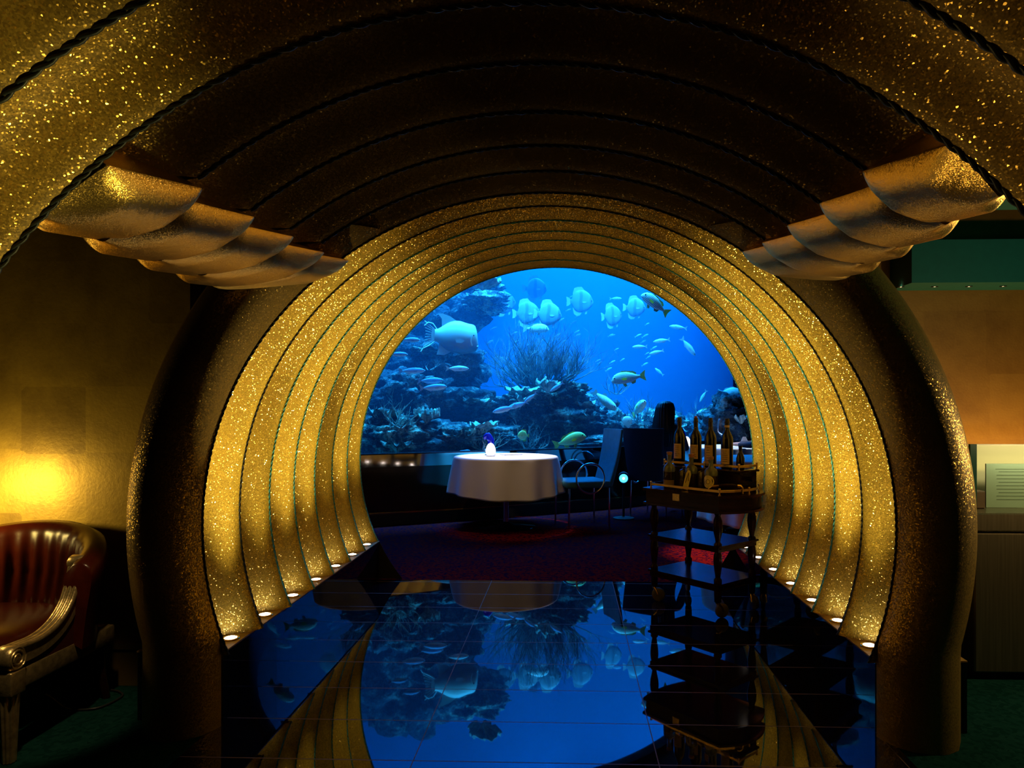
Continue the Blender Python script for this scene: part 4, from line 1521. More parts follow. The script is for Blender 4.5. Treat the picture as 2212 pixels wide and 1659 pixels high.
def person(loc, rz, label, handedness=1):
    def skin(verts, edges, radii, name, mat, lev=2):
        me = bpy.data.meshes.new(name)
        me.from_pydata([Vector(v) for v in verts], edges, [])
        o = bpy.data.objects.new(name, me)
        COL.objects.link(o)
        sk = o.modifiers.new('skin', 'SKIN')
        sk.use_smooth_shade = True
        lay = me.skin_vertices[0] if me.skin_vertices else None
        for i, r in enumerate(radii):
            rr = r if isinstance(r, tuple) else (r, r)
            lay.data[i].radius = rr
            lay.data[i].use_root = (i == 0)
        ss = o.modifiers.new('sub', 'SUBSURF')
        ss.levels = ss.render_levels = lev
        dg = bpy.context.evaluated_depsgraph_get()
        m2 = bpy.data.meshes.new_from_object(o.evaluated_get(dg))
        o.modifiers.clear()
        o.data = m2
        m2.materials.clear()
        m2.materials.append(mat)
        m2.shade_smooth()
        return o
    V, E, R = [], [], []

    def v(p_, r, par=None):
        V.append(p_)
        R.append(r)
        if par is not None:
            E.append((par, len(V) - 1))
        return len(V) - 1
    pel = v((0, 0, .60), (.135, .105))
    sp = v((0, -.02, .78), (.115, .085), pel)
    ch = v((0, -.03, .95), (.135, .09), sp)
    sh = v((0, -.02, 1.05), (.09, .065), ch)
    nk = v((0, .0, 1.11), (.045, .045), sh)
    hb = v((0, .02, 1.165), (.062, .07), nk)
    hm = v((0, .02, 1.235), (.074, .09), hb)
    v((0, .01, 1.30), (.058, .072), hm)
    for sg in (-1, 1):
        s1 = v((sg * .165, -.02, 1.035), .050, sh)
        el = v((sg * .225, .05, .80), .038, s1)
        wr = v((sg * .12, .27, .80), .024, el)
        pa = v((sg * .09, .33, .80), (.032, .016), wr)
        for k, (dx, L) in enumerate(((.026, .062), (.009, .072), (-.009, .068), (-.026, .052))):
            f1 = v((sg * .085 + dx, .365, .802), .0095, pa)
            f2 = v((sg * .082 + dx * 1.15, .365 + L * .55, .800), .0085, f1)
            v((sg * .080 + dx * 1.2, .365 + L, .788), .007, f2)
        t1 = v((sg * .055, .315, .80), .010, wr)
        v((sg * .035, .345, .797), .008, t1)
        hp = v((sg * .09, .04, .59), .085, pel)
        kn = v((sg * .12, .42, .56), .062, hp)
        an = v((sg * .12, .40, .12), .036, kn)
        v((sg * .125, .53, .045), (.035, .025), an)
    body = skin(V, E, R, 'person', SKIN)
    body.location = (loc[0], loc[1], 0)
    body.rotation_euler = (0, 0, rz)
    tag(body, label, 'person', 'seated guests')
    # clothes: same skeleton, fuller
    V.clear(), E.clear(), R.clear()
    pel = v((0, 0, .605), (.155, .125))
    sp = v((0, -.02, .78), (.130, .10), pel)
    ch = v((0, -.03, .95), (.150, .105), sp)
    sh = v((0, -.02, 1.045), (.105, .078), ch)
    for sg in (-1, 1):
        s1 = v((sg * .17, -.02, 1.03), .060, sh)
        el = v((sg * .228, .05, .80), .048, s1)
        v((sg * .125, .262, .80), .034, el)
        hp = v((sg * .09, .04, .595), .098, pel)
        kn = v((sg * .12, .42, .56), .074, hp)
        v((sg * .12, .405, .20), .055, kn)
    cl = skin(V, E, R, 'dress', CLOTHG)
    cl.parent = body
    # face features and long hair
    mb = MB()
    S = [(1.352, .012, .012, 0), (1.345, .05, .06, 0), (1.32, .088, .100, -.002), (1.27, .108, .118, -.012), (1.20, .118, .112, -.03), (1.12, .126, .095, -.055), (1.04, .136, .080, -.075), (.96, .142, .062, -.085), (.88, .138, .045, -.085), (.82, .110, .03, -.08)]

    def hair(u, vv):
        i = min(int(u * (len(S) - 1)), len(S) - 2)
        f = u * (len(S) - 1) - i
        z, w, d, yo = [a + (b_ - a) * f for a, b_ in zip(S[i], S[i + 1])]
        a = 2 * PI * vv
        k = 1 + .035 * math.sin(26 * a + 3 * math.sin(3 * a)) * min(1, u * 3)
        y = d * math.sin(a) * k + yo
        if math.sin(a) > 0 and u > .28:     # opened at the face
            y = min(y, .035 - .05 * (u - .28))
        return (w * math.cos(a) * k, y, z)
    mb.grid(hair, 40, 90, cv=True)
    h = mb.build('hair', HAIR, body, smooth=80)
    h['label'] = 'long straight black hair'
    mb = MB()
    bm = bmesh.new()
    for sg in (-1, 1):
        bmesh.ops.create_icosphere(bm, subdivisions=2, radius=.012, matrix=Matrix.Translation((sg * .031, .098, 1.245)))
    mb.bm(bm)
    mb.build('eyes', EYE, body, smooth=80)
    MB().tube([(0, .100, 1.25), (0, .118, 1.215), (0, .108, 1.205)], [.008, .013, .010], 10).build('nose', SKIN, body, smooth=80)
    MB().tube([(-.022, .098, 1.178), (0, .107, 1.176), (.022, .098, 1.178)], [.004, .008, .004], 8).build('mouth', pm('lips', (.35, .08, .07), .4), body, smooth=80)
    return body


pp = at(1438, 0, 8.44)
person((pp.x, pp.y), math.radians(-32), 'seated guest with long black hair, back turned, facing the aquarium')
pp = at(1640, 0, 9.25)
person((pp.x, pp.y), math.radians(75), 'dark-clad guest half hidden behind the right rim of the opening')

# ================================================================== DRINKS TROLLEY
TRC = Vector((0.873, 4.69, 0))
TRZ = math.atan2(-0.75, 0.66)
tr = empty('drinks_trolley', TRC, TRZ)
tag(tr, 'mahogany drinks trolley with turned legs and brass gallery rails on the carpet edge', 'trolley')
ZTT = 0.748


def top_outline(e=0.0, n=10):
    pts = []
    x0, x1, y0 = -.29 - e, .30 + e, .225 + e
    for i in range(n + 1):
        t = -1 + 2 * i / n
        pts.append((x1 + .085 * (1 - t * t), y0 * t))
    for i in range(n + 1):
        t = 1 - 2 * i / n
        pts.append((x0 - .04 * (1 - t * t), y0 * t))
    return pts


MB().slab(top_outline(.012), 2, ZTT - .016, ZTT).build('tabletop', MAHOG, tr, smooth=30)
MB().slab(top_outline(-.004), 2, .655, ZTT - .016).build('apron', MAHOG, tr, smooth=30)
MB().slab(top_outline(.010), 2, .640, .655).build('apron_moulding', MAHOG, tr, smooth=30)
MB().rbox(-.058, -.002, -.226, -.219, .685, .735, .002, 1).build('plaque', pm('worn_brass', (.62, .44, .12), .3, metal=.6, var=.15, vscale=90), tr, smooth=30)['label'] = 'small brass plate'
LG = [(-.255, -.175), (-.255, .175), (.255, -.175), (.255, .175)]
for (x, y) in LG:
    mb = MB()
    c = (x, y, 0)
    mb.lathe([(.012, .09), (.021, .10), (.023, .16), (.020, .20), (.024, .205), (.024, .235), (.015, .245), (.017, .26), (.024, .31), (.027, .35), (.024, .385), (.015, .41), (.018, .415), (.024, .42), (.024, .45), (.014, .46), (.017, .48), (.026, .52), (.029, .555), (.026, .59), (.016, .62), (.019, .625), (.022, .64), (.022, .655)], 20, c)
    mb.build('leg', MAHOG, tr, smooth=50)
for z, d in ((.44, .04), (.21, .045)):
    mb = MB()
    mb.slab([(-.285, -.205), (.285, -.205), (.285, .205), (-.285, .205)], 2, z - .012, z)
    mb.slab([(-.275, -.195), (.275, -.195), (.275, .195), (-.275, .195)], 2, z - d, z - .012)
    mb.build('shelf', MAHOG, tr, smooth=30)
for i, (x, y) in enumerate(LG):
    a = (.5, 2.4, 1.2, -.4)[i]
    dx, dy = .028 * math.cos(a), .028 * math.sin(a)
    mb = MB()
    mb.tube([(x, y, .10), (x, y, .085)], .013, 12)
    for sg in (-1, 1):
        ox, oy = -math.sin(a) * .017 * sg, math.cos(a) * .017 * sg
        mb.tube([(x + ox * .6, y + oy * .6, .090), (x + dx * .6 + ox, y + dy * .6 + oy, .07), (x + dx + ox, y + dy + oy, .044)], [.008, .008, .007], 8)
    cs = mb.build('caster', BRASS, tr, smooth=60)
    wm_ = MB().lathe([(.010, -.013), (.036, -.013), (.043, -.008), (.044, 0), (.043, .008), (.036, .013), (.010, .013)], 28)
    M = Matrix.Translation((x + dx, y + dy, .044)) @ Matrix.Rotation(a, 4, 'Z') @ Matrix.Rotation(PI / 2, 4, 'X')
    mb = MB()
    mb.add([M @ Vector(q) for q in wm_.v], wm_.f)
    w_ = mb.build('wheel', pm('rubber_wheel', (.10, .085, .05), .5), cs, smooth=40)
    w_['label'] = 'rubber-tyred wheel'


def gallery(pts, z, posts, name, closed=False):
    mb = MB()
    n = len(pts)
    for i in range(n if closed else n - 1):
        a, b_ = Vector(pts[i]), Vector(pts[(i + 1) % n])
        d = (b_ - a)
        ang = math.atan2(d.y, d.x)
        M = Matrix.Translation((a.x, a.y, z)) @ Matrix.Rotation(ang, 4, 'Z')
        mb.rbox(-.002, d.length + .002, -.0025, .0025, .016, .032, .001, 1, 0, M)
    r = mb.build(name, BRASS, tr, smooth=30)
    for (x, y) in posts:
        MB().lathe([(.008, 0), (.008, .004), (.005, .006), (.005, .034), (.008, .036), (.007, .042), (.0001, .045)], 14, (x, y, z)).build('rail_post', BRASS, r, smooth=50)
    return r


gp = [(-.27, .19), (-.285, 0), (-.27, -.19), (.0, -.205), (.29, -.205), (.335, -.12), (.355, 0), (.335, .12), (.29, .20)]
gallery(gp, ZTT, [(-.27, .19), (-.27, -.19), (.29, -.205), (.355, 0), (.29, .20)], 'gallery_rail')
ZU = .885
mb = MB()
mb.rbox(-.315, .285, -.005, .185, ZTT, ZU - .012, .004, 1)
mb.rbox(-.325, .30, -.015, .195, ZU - .014, ZU, .004, 2)
mb.build('upper_tier', MAHOG, tr, smooth=40)
MB().tube([(.285, .09, .83), (.325, .09, .83)], [.012, .016], 12).build('tier_knob', MAHOG, tr, smooth=50)
gallery([(-.315, .185), (-.315, -.005), (.285, -.005), (.285, .185)], ZU, [(-.315, -.005), (.285, -.005), (.02, -.005), (.285, .185)], 'tier_rail')


def tpos(x, y, z):
    c, s_ = math.cos(TRZ), math.sin(TRZ)
    return Vector((TRC.x + c * x - s_ * y, TRC.y + s_ * x + c * y, z))


BOTTLE = pm('dark_bottle_glass', (.004, .005, .004), .08, coat=.3)
PAPER = pm('tan_label_paper', (.80, .54, .30), .8, col2=(.70, .44, .22), vscale=30)
INK = pm('label_ink', (.12, .06, .03), .8)
CORK = pm('cork', (.42, .20, .09), .8, var=.2, vscale=80)
CREAM = pm('cream_paper', (.95, .76, .36), .8)


def arc_patch(mb, r, a0, a1, z0, z1, mi=0, n=14, th=.0006):
    mb.grid(lambda u, v: ((r + th) * math.cos(a0 + (a1 - a0) * u), (r + th) * math.sin(a0 + (a1 - a0) * u), z0 + (z1 - z0) * v), n, 2, mi)


BP = [(.0001, 0), (.034, 0), (.0385, .006), (.0385, .185), (.036, .205), (.026, .228), (.0165, .245), (.0145, .262), (.0140, .292), (.0165, .294), (.0165, .304), (.0140, .306), (.0135, .322), (.0001, .323)]


def wine_bottle(x, y, sc_, label, cap=None, lab=(.055, .15), band=False, arc=(-0.85, 0.75)):
    p = tpos(x, y, ZU + .0005)
    t = empty('wine_bottle', p)
    tag(t, label, 'bottle', 'wine bottles on the trolley')
    t.scale = (sc_, sc_, sc_)
    MB().lathe(BP, 28).build('glass_body', BOTTLE, t, smooth=50)
    mid = math.atan2(-1, -.62)                         # labels are turned to the left of the camera
    a0, a1 = mid + arc[0], mid + arc[1]
    mb = MB()
    arc_patch(mb, .0385, a0, a1, lab[0], lab[1])
    lb = mb.build('paper_label', PAPER, t, smooth=60)
    mb = MB()
    rng = random.Random(int(x * 1000))
    for k in range(6):
        zz = lab[1] - .014 - k * (lab[1] - lab[0] - .02) / 6
        w = rng.uniform(.25, .5)
        arc_patch(mb, .0385, mid - w - .05, mid + w - .05, zz - .003, zz, th=.0012)
    mb.build('print', INK, lb, smooth=60)
    MB().lathe([(.0150, .262), (.0147, .292), (.0172, .294), (.0172, .304), (.0148, .3065), (.0142, .3235), (.0001, .324)], 24, cap=False).build('foil', pm('black_foil', (.01, .008, .008), .3), t, smooth=50)
    if cap:
        MB().lathe([(.0001, .323), (.010, .323), (.0105, .336), (.0001, .337)], 16).build('cork', cap, t, smooth=40)
    if band:
        MB().lathe([(.0168, .266), (.0168, .280)], 24, cap=False).build('neck_band', PAPER, t, smooth=50)
    return t


wine_bottle(-.256, .08, 1.0, 'dark wine bottle with a tan label, in front of the guest with long hair', lab=(.045, .145))
wine_bottle(-.1155, .08, .99, 'dark wine bottle with a red cork, second from the left on the trolley', cap=pm('red_cork', (.5, .1, .06), .6), lab=(.05, .145))
wine_bottle(.004, .08, 1.0, 'dark wine bottle with the tallest tan label, third from the left on the trolley', lab=(.025, .145))
wine_bottle(.134, .08, .99, 'dark wine bottle with a tan band round its neck', band=True, lab=(.03, .13))
p = tpos(.222, .10, ZU + .0005)
t = empty('half_bottle', p)
tag(t, 'small dark half bottle at the right end of the upper tier', 'bottle')
MB().lathe([(.0001, 0), (.024, 0), (.026, .004), (.026, .07), (.018, .095), (.011, .108), (.0105, .135), (.0125, .137), (.0125, .148), (.0001, .149)], 24).build('glass_body', BOTTLE, t, smooth=50)
# stemmed glass between the last two bottles
p = tpos(.072, .125, ZU + .0005)
t = empty('wine_glass', p)
tag(t, 'tall clear stemmed glass between the third and fourth wine bottles', 'glass')
MB().lathe([(.0001, .002), (.034, 0), (.034, .003), (.006, .010)], 28).build('foot', CLEARG, t)
MB().lathe([(.005, .008), (.004, .06), (.004, .155), (.008, .19)], 16, cap=False).build('stem', CLEARG, t)
MB().lathe([(.006, .188), (.022, .205), (.036, .235), (.039, .265), (.034, .30), (.031, .318), (.0298, .318), (.033, .30), (.0378, .265), (.035, .236), (.021, .2065), (.004, .191)], 28, cap=False).build('bowl', CLEARG, t)

SPIRIT = pm('amber_spirit_glass', (.05, .028, .010), .06, coat=.4, trans=.25)
PALEGL = pm('pale_bottle_glass', (.34, .40, .46), .05, trans=.6, coat=.3)
FB = [(.0001, 0), (.036, 0), (.040, .005), (.040, .11), (.0395, .125)]


def spirit_bottle(x, y, label, r=1.0, shoulder=.15, neck=.205, top=CORK):
    p = tpos(x, y, ZTT + .0005)
    t = empty('spirit_bottle', p)
    tag(t, label, 'bottle', 'spirit bottles on the trolley')
    MB().lathe([(.0001, 0), (.036 * r, 0), (.040 * r, .005), (.040 * r, shoulder - .045)], 28, cap=False).build('filled_body', SPIRIT, t, smooth=50)
    MB().lathe([(.040 * r, shoulder - .045), (.040 * r, shoulder - .02), (.034 * r, shoulder - .005), (.018, shoulder + .008), (.0145, shoulder + .02), (.0145, neck), (.017, neck + .001), (.017, neck + .008), (.0145, neck + .009)], 28, cap=False).build('shoulder', PALEGL, t, smooth=50)
    MB().lathe([(.0125, neck - .02), (.0125, neck + .012), (.018, neck + .013), (.019, neck + .030), (.0001, neck + .032)], 18).build('stopper', top, t, smooth=40)
    return t


mid = math.atan2(-1, -.3)
t = spirit_bottle(-.19, -.10, 'clear spirit bottle with a pale stopper, leftmost on the tray')
mb = MB()
arc_patch(mb, .040, mid - 1.25, mid + 1.0, .018, .052)
mb.build('paper_label', pm('dim_gold_label', (.30, .20, .06), .7), t, smooth=60)
t = spirit_bottle(-.02, -.085, 'spirit bottle with a paper tag hanging from its neck', r=1.02, shoulder=.15, neck=.198, top=pm('orange_wax', (.50, .17, .04), .5))
mb = MB()
M = Matrix.Translation((-.030, -.036, .115)) @ Matrix.Rotation(-2.0, 4, 'Z') @ Matrix.Rotation(PI / 2, 4, 'Y') @ Matrix.Rotation(.0, 4, 'Z')
M = Matrix.Translation((-.034, -.046, .066)) @ Matrix.Rotation(-.35, 4, 'Z') @ Matrix.Rotation(.22, 4, 'Y')
mb.slab([(-.017, -.062), (.017, -.062), (.017, .040), (.006, .062), (-.006, .062), (-.017, .040)], 1, -.0008, .0008, 0, M)
tg = mb.build('paper_tag', CREAM, t, smooth=0)
mb = MB()
mb.tube([(-.031, -.046, .118), (-.012, -.03, .155), (.012, -.012, .172)], .0012, 6)
mb.tube([M @ Vector((-.008, -.0015, -.02)), M @ Vector((0, -.0015, .048)), M @ Vector((.009, -.0015, -.005))], .0022, 6)
mb.build('string', INK, tg, smooth=60)
t = spirit_bottle(.135, -.085, 'spirit bottle with a round cream label', r=1.08, shoulder=.145, neck=.19)
mb = MB()
NR = 22
RA = []
for i in range(NR):
    a = 2 * PI * i / NR
    th, z = .90 * math.cos(a), .066 + .040 * math.sin(a)
    RA.append((.0438 * math.cos(mid - .35 + th), .0438 * math.sin(mid - .35 + th), z))
cpt = (.0446 * math.cos(mid - .35), .0446 * math.sin(mid - .35), .066)
RB = []
for i in range(NR):
    a = 2 * PI * i / NR
    th, z = .45 * math.cos(a), .066 + .020 * math.sin(a)
    RB.append((.0442 * math.cos(mid - .35 + th), .0442 * math.sin(mid - .35 + th), z))
mb.add(RA + RB, [(i, (i + 1) % NR, NR + (i + 1) % NR, NR + i) for i in range(NR)])
mb.add(RB + [cpt], [(i, (i + 1) % NR, NR) for i in range(NR)])
rl = mb.build('round_label', CREAM, t, smooth=60)
mb = MB()
mb.tube([(.0452 * math.cos(mid - .35 + .30 * math.cos(2 * PI * i / 20)), .0452 * math.sin(mid - .35 + .30 * math.cos(2 * PI * i / 20)), .066 + .013 * math.sin(2 * PI * i / 20)) for i in range(20)], .0014, 5, closed=True)
mb.build('emblem', INK, rl, smooth=60)
# decanters standing darker behind the front row
for (x, y, lab) in ((-.10, -.05, 'dark squat bottle between the clear bottle and the tagged one'), (.055, -.05, 'dark squat bottle between the tagged bottle and the round-labelled one')):
    p = tpos(x, y, ZTT + .0005)
    t = empty('squat_bottle', p)
    tag(t, lab, 'bottle', 'squat bottles on the trolley')
    MB().lathe([(.0001, 0), (.040, 0), (.043, .006), (.043, .10), (.038, .118), (.018, .126), (.016, .128)], 26).build('glass_body', SPIRIT, t, smooth=50)
    MB().lathe([(.016, .126), (.019, .128), (.019, .142), (.0001, .143)], 18).build('stopper', pm('black_foil', (.01, .008, .008), .3), t, smooth=40)
# corkscrew tool with a wooden grip
t = empty('bar_knife', tpos(.245, -.135, ZTT + .002), TRZ + .62)
tag(t, 'brass bar knife with a dark wooden grip lying on the trolley top', 'bar tool')
MB().tube([(-.01, 0, .046), (.02, 0, .05), (.07, 0, .052), (.10, 0, .050)], [.009, .012, .012, .008], 12).build('grip', MAHOG, t, smooth=60)
mb = MB()
mb.tube([(-.105, 0, .004), (-.075, 0, .022), (-.055, 0, .040), (-.05, 0, .041), (-.01, 0, .046)], [.003, .005, .006, .009, .0095], 12)
mb.build('blade', BRASS, t, smooth=60)
mb = MB()
mb.tube([(.10, 0, .050), (.118, 0, .049), (.128, 0, .040), (.130, 0, .003)], [.010, .010, .007, .006], 12)
mb.build('end_cap', BRASS, t, smooth=60)

# ================================================================== ARMCHAIR ON THE LEFT
ac = empty('armchair', (-2.335, 2.80, 0))
tag(ac, 'burgundy leather tub armchair with carved gilt frame, left of the jamb column', 'armchair')
HW = 0.325


def tubplan(a):
    return HW * math.cos(a), 0.03 + 0.29 * math.sin(a)


def backz(a):
    return .645 + .125 * max(0, math.sin(a)) ** .75


mb = MB()


def tub(u, v):
    a = PI * v
    # profile round the shell wall: inside bottom, inside top, rolled rim, outside top, outside bottom
    prof = [(-.060, .40, 0), (-.052, .50, 0), (-.040, .60, 0), (-.030, .68, 0), (-.026, .80, 0), (-.015, .91, 0), (.010, .97, 0), (.045, .985, 0), (.080, .955, 0), (.092, .89, 0), (.085, .80, 0), (.070, .65, 0), (.055, .45, 0), (.05, .36, 0)]
    i = round(u * (len(prof) - 1))
    d, f, _ = prof[i]
    x, y = tubplan(a)
    nx, ny = math.cos(a) / HW, math.sin(a) / .29
    l = math.hypot(nx, ny)
    if i < 6:
        pl_ = .008 * math.sin(30 * a) * math.sin(PI * min(1, max(0, (f - .45) / .45)))
        d += pl_ * (1 if (.12 < a < PI - .12) else 0)
    zt = backz(a)
    z = .30 + (zt - .30) * (f - .36) / (.985 - .36) if i >= 6 else .36 + (zt - .36) * (f - .40) / (.99 - .40)
    return (x + d * nx / l, y + d * ny / l, z)


mb.grid(tub, 14, 160)
for v_ in (0, 1):
    mb.add([tub(i / 13, v_) for i in range(14)], [tuple(range(14))])
bk = mb.build('backrest', LEATHER, ac, smooth=70)
# seat cushion
mb = MB()


def cushion(u, v):
    a, b_ = 2 * PI * u, PI * (v - .5)
    cx, sx_ = math.cos(a), math.sin(a)
    k = math.cos(b_) ** .35 if abs(math.cos(b_)) > 1e-6 else 0
    x = .275 * math.copysign(abs(cx) ** .45, cx) * k
    y = .275 * math.copysign(abs(sx_) ** .45, sx_) * k - .03
    z = .375 + .062 * math.copysign(abs(math.sin(b_)) ** .7, math.sin(b_)) + .016 * max(0, math.sin(b_)) * (1 - (x / .28) ** 2)
    return (x, y, z)


mb.grid(cushion, 72, 24, cu=True)
mb.build('seat_cushion', LEATHER, ac, smooth=80)
# frame rails
mb = MB()
mb.rbox(-HW, HW, -.315, -.275, .245, .325, .008, 2)
mb.rbox(-HW, HW, .255, .295, .245, .325, .008, 2)
for sg in (-1, 1):
    mb.rbox(sg * HW - .02, sg * HW + .02, -.31, .29, .250, .325, .008, 2)
mb.build('seat_rail', SILVERGILT, ac, smooth=40)
for sg in (-1, 1):
    # upholstered side under the arm
    mb = MB()
    mb.slab([(-.20, .31), (.06, .31), (.12, .31), (.12, .62), (.090, .62), (.060, .53), (.0, .445), (-.08, .395), (-.15, .375), (-.24, .32)], 0, sg * HW - .012, sg * HW + .016)
    mb.build('side_panel', pm('dark_burgundy_leather', (.055, .010, .006), .4), ac, smooth=30)
    # carved arm: three fluted strands sweeping from the upper scroll to the front scroll
    path = [Vector((sg * HW, y, z)) for y, z in ((.085, .655), (.070, .640), (.058, .600), (.040, .550), (.010, .495), (-.04, .447), (-.10, .418), (-.17, .405), (-.235, .406), (-.275, .408))]
    sp = []
    for i in range(len(path) - 1):
        p0, p1, p2, p3 = path[max(i - 1, 0)], path[i], path[i + 1], path[min(i + 2, len(path) - 1)]
        for k in range(5):
            t_ = k / 5
            sp.append(.5 * ((2 * p1) + (p2 - p0) * t_ + (2 * p0 - 5 * p1 + 4 * p2 - p3) * t_ ** 2 + (3 * p1 - p0 - 3 * p2 + p3) * t_ ** 3))
    sp.append(path[-1])
    mb = MB()
    for off in (-.019, 0, .019):
        mb.tube([q + Vector((off, 0, 0)) for q in sp], [.0125] * len(sp), 10)
    def web(u, v, sg=sg, sp=sp):      # solid body under the flutes
        i = round(u * (len(sp) - 1))
        t_ = (sp[min(i + 1, len(sp) - 1)] - sp[max(i - 1, 0)]).normalized()
        nrm = Vector((0, t_.z, -t_.y))
        if nrm.dot(Vector((0, .55, -.83))) < 0:
            nrm = -nrm
        k = round(v * 4) % 4
        sx_ = (-.023, .023, .023, -.023)[k]
        dn = .003 + (0, 0, 1, 1)[k] * (.032 + .03 * u)
        return sp[i] + Vector((sx_, 0, 0)) + nrm * dn
    mb.grid(web, len(sp), 4, cv=True)
    arm = mb.build('arm', SILVERGILT, ac, smooth=50)
    for (cy_, cz_, r_) in ((.085, .640, .032), (-.285, .374, .046)):
        mb = MB()
        M = Matrix.Translation((sg * HW, cy_, cz_)) @ Matrix.Rotation(PI / 2, 4, 'Y')
        ls = MB().lathe([(.0001, -.034), (r_ * .3, -.034), (r_ * .45, -.030), (r_ * .55, -.026), (r_ * .7, -.030), (r_ * .85, -.032), (r_, -.026), (r_, .026), (r_ * .85, .032), (r_ * .7, .030), (r_ * .55, .026), (r_ * .45, .030), (r_ * .3, .034), (.0001, .034)], 28)
        mb.add([M @ Vector(q) for q in ls.v], ls.f)
        for s2 in (-1, 1):            # spiral of the volute
            mb.tube([(sg * HW + s2 * .032, cy_ + r_ * (.25 + .62 * i / 30) * math.cos(i * .42), cz_ + r_ * (.25 + .62 * i / 30) * math.sin(i * .42)) for i in range(31)], .0042, 6)
        mb.build('scroll', SILVERGILT, arm, smooth=50)
    # fluted front leg
    mb = MB()
    x, y = sg * HW, -.285
    mb.rbox(x - .036, x + .036, y - .036, y + .036, .245, .332, .006, 2)

    def legf(u, v, x=x, y=y):
        a = 2 * PI * v
        r = (.030 - .010 * u) * (1 + .10 * math.cos(10 * a))
        return (x + r * math.cos(a), y + r * math.sin(a), .245 - .243 * u)
    mb.grid(legf, 8, 80, cv=True)
    mb.lathe([(.0001, .002), (.018, .002), (.018, .004)], 20, (x, y, 0))
    mb.build('leg', SILVERGILT, ac, smooth=50)['label'] = 'fluted front leg'
    mb = MB()
    mb.tube([(sg * (HW - .03), .25, .25), (sg * (HW - .03), .265, .12), (sg * (HW - .02), .29, .002)], [.024, .020, .016], 8)
    mb.build('leg', MAHOG, ac, smooth=40)['label'] = 'dark rear leg'

# cable on the carpet behind the armchair
pts = [on_z(100, 1500, .006), on_z(115, 1509, .006), on_z(140, 1528, .006), on_z(165, 1533, .006), on_z(215, 1528, .006), on_z(262, 1505, .006), on_z(258, 1494, .006), on_z(238, 1490, .006)]
q = []
for i in range(len(pts) - 1):
    p0, p1, p2, p3 = pts[max(i - 1, 0)], pts[i], pts[i + 1], pts[min(i + 2, len(pts) - 1)]
    for k in range(6):
        t_ = k / 6
        q.append(.5 * ((2 * p1) + (p2 - p0) * t_ + (2 * p0 - 5 * p1 + 4 * p2 - p3) * t_ ** 2 + (3 * p1 - p0 - 3 * p2 + p3) * t_ ** 3))
q = [Vector((v_.x, min(v_.y, 3.19), .006)) for v_ in q]
tag(MB().tube(q, .0045, 8).build('power_cord', pm('black_rubber', (.02, .02, .02), .4), smooth=60), 'thin black cord lying on the carpet behind the armchair', 'cord')

# ================================================================== RIGHT-HAND LOUNGE
ct = empty('reception_counter', (1.90, 3.42, 0))
tag(ct, 'brushed metal counter right of the jamb column', 'counter')
mb = MB()
mb.rbox(0, 2.4, 0, .55, .04, .690, .006, 1)
mb.build('body', STEEL, ct, smooth=30)
MB().rbox(-.006, 2.4, -.012, .56, .700, .785, .006, 1).build('top_band', STEEL, ct, smooth=30)
MB().box(.03, 2.4, .04, .5, 0, .04).build('toe_kick', DARK, ct, smooth=0)
sg_ = empty('glass_screen', (1.90, 3.46, .786))
tag(sg_, 'low glass screen with a bright top edge standing on the counter', 'screen')
gs, nt, b = newmat('screen_glass')
trn = nd(nt, 'ShaderNodeBsdfTransparent')
trn.inputs['Color'].default_value = (.94, .97, .905, 1)
lk(nt, trn.outputs[0], nt.nodes['Material Output'].inputs['Surface'])
nt.nodes.remove(b)
MB().box(.03, 2.35, 0, .010, 0, .312).build('pane', gs, sg_, smooth=0)
MB().box(.03, 2.35, -.001, .011, .312, .317).build('top_edge', pm('polished_glass_edge', (.85, .85, .70), .25), sg_, smooth=0)['label'] = 'bright polished edge'
MB().box(.0, .03, -.004, .014, 0, .318).build('end_post', pm('dark_green_glass', (.01, .05, .04), .2), sg_, smooth=0)
mb = MB()
mb.box(.10, 2.3, .36, .38, 0, .30)
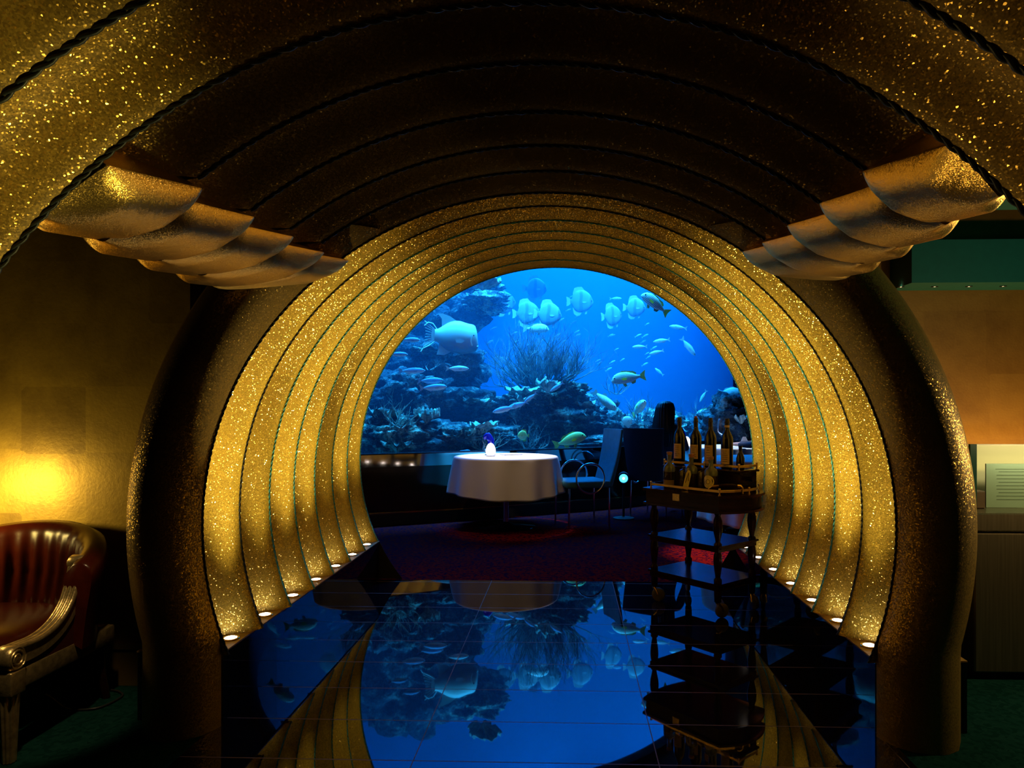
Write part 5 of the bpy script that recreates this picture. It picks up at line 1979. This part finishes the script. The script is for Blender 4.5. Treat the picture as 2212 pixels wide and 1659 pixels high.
o = mb.build('back_panel', pm('cream_panel', (.62, .56, .36), .6), smooth=0, loc=(1.90, 3.46, .786))
tag(o, 'cream panel standing behind the glass screen on the counter', 'panel')
fr = empty('document_holder', (2.055, 3.60, .786))
tag(fr, 'grey-green document holder with a printed sheet behind the glass screen', 'document holder')
MB().box(0, .40, 0, .008, 0, .215).build('plate', pm('grey_green_card', (.16, .22, .17), .6), fr, smooth=0)
mb = MB()
for k in range(9):
    mb.box(.05 + (.0 if k % 3 else .01), .36, -.0015, -.0005, .175 - k * .017, .177 - k * .017)
mb.box(.045, .37, -.0015, -.0005, .188, .190)
mb.build('print', pm('print_grey', (.05, .08, .06), .8), fr, smooth=0)
o = MB().rbox(0, .085, 0, .12, 0, .085, .004, 1).build('desk_box', pm('brown_box', (.06, .025, .012), .5), smooth=30, loc=(1.945, 3.56, .786))
tag(o, 'small dark brown box on the counter behind the glass screen', 'box')

for i, px in enumerate((1946, 2019, 2093, 2167)):
    p = at(px, 612, 4.64)
    t = empty('downlight', (p.x, 4.64, 2.045))
    nm_ = ('leftmost', 'second from the left', 'third from the left', 'rightmost')[i]
    tag(t, f'tiny recessed downlight in the teal soffit, {nm_} of the four', 'downlight', 'downlights in the teal soffit')
    MB().lathe([(.010, -.001), (.020, -.001), (.021, -.003), (.011, -.004), (.010, -.001)], 20, cap=False).build('bezel', DARK, t)
    MB().lathe([(.0105, -.0015), (.0001, -.003)], 20).build('lens', pm('soffit_lens', (1, .9, .6), .3, emit=(1.0, .72, .35), es=(9.0)), t)
p = Vector((2.315, 3.70, 2.36))
t = empty('ceiling_downlight', p)
tag(t, 'recessed ceiling downlight with a pale ring in the teal ceiling, top right', 'downlight')
MB().lathe([(.045, -.001), (.060, -.001), (.062, -.006), (.050, -.010), (.045, -.006)], 32, cap=False).build('ring', SILVERGILT, t)
MB().lathe([(.046, -.006), (.03, -.003), (.0001, -.002)], 32).build('reflector', pm('dark_reflector', (.12, .05, .02), .25, metal=.7), t)
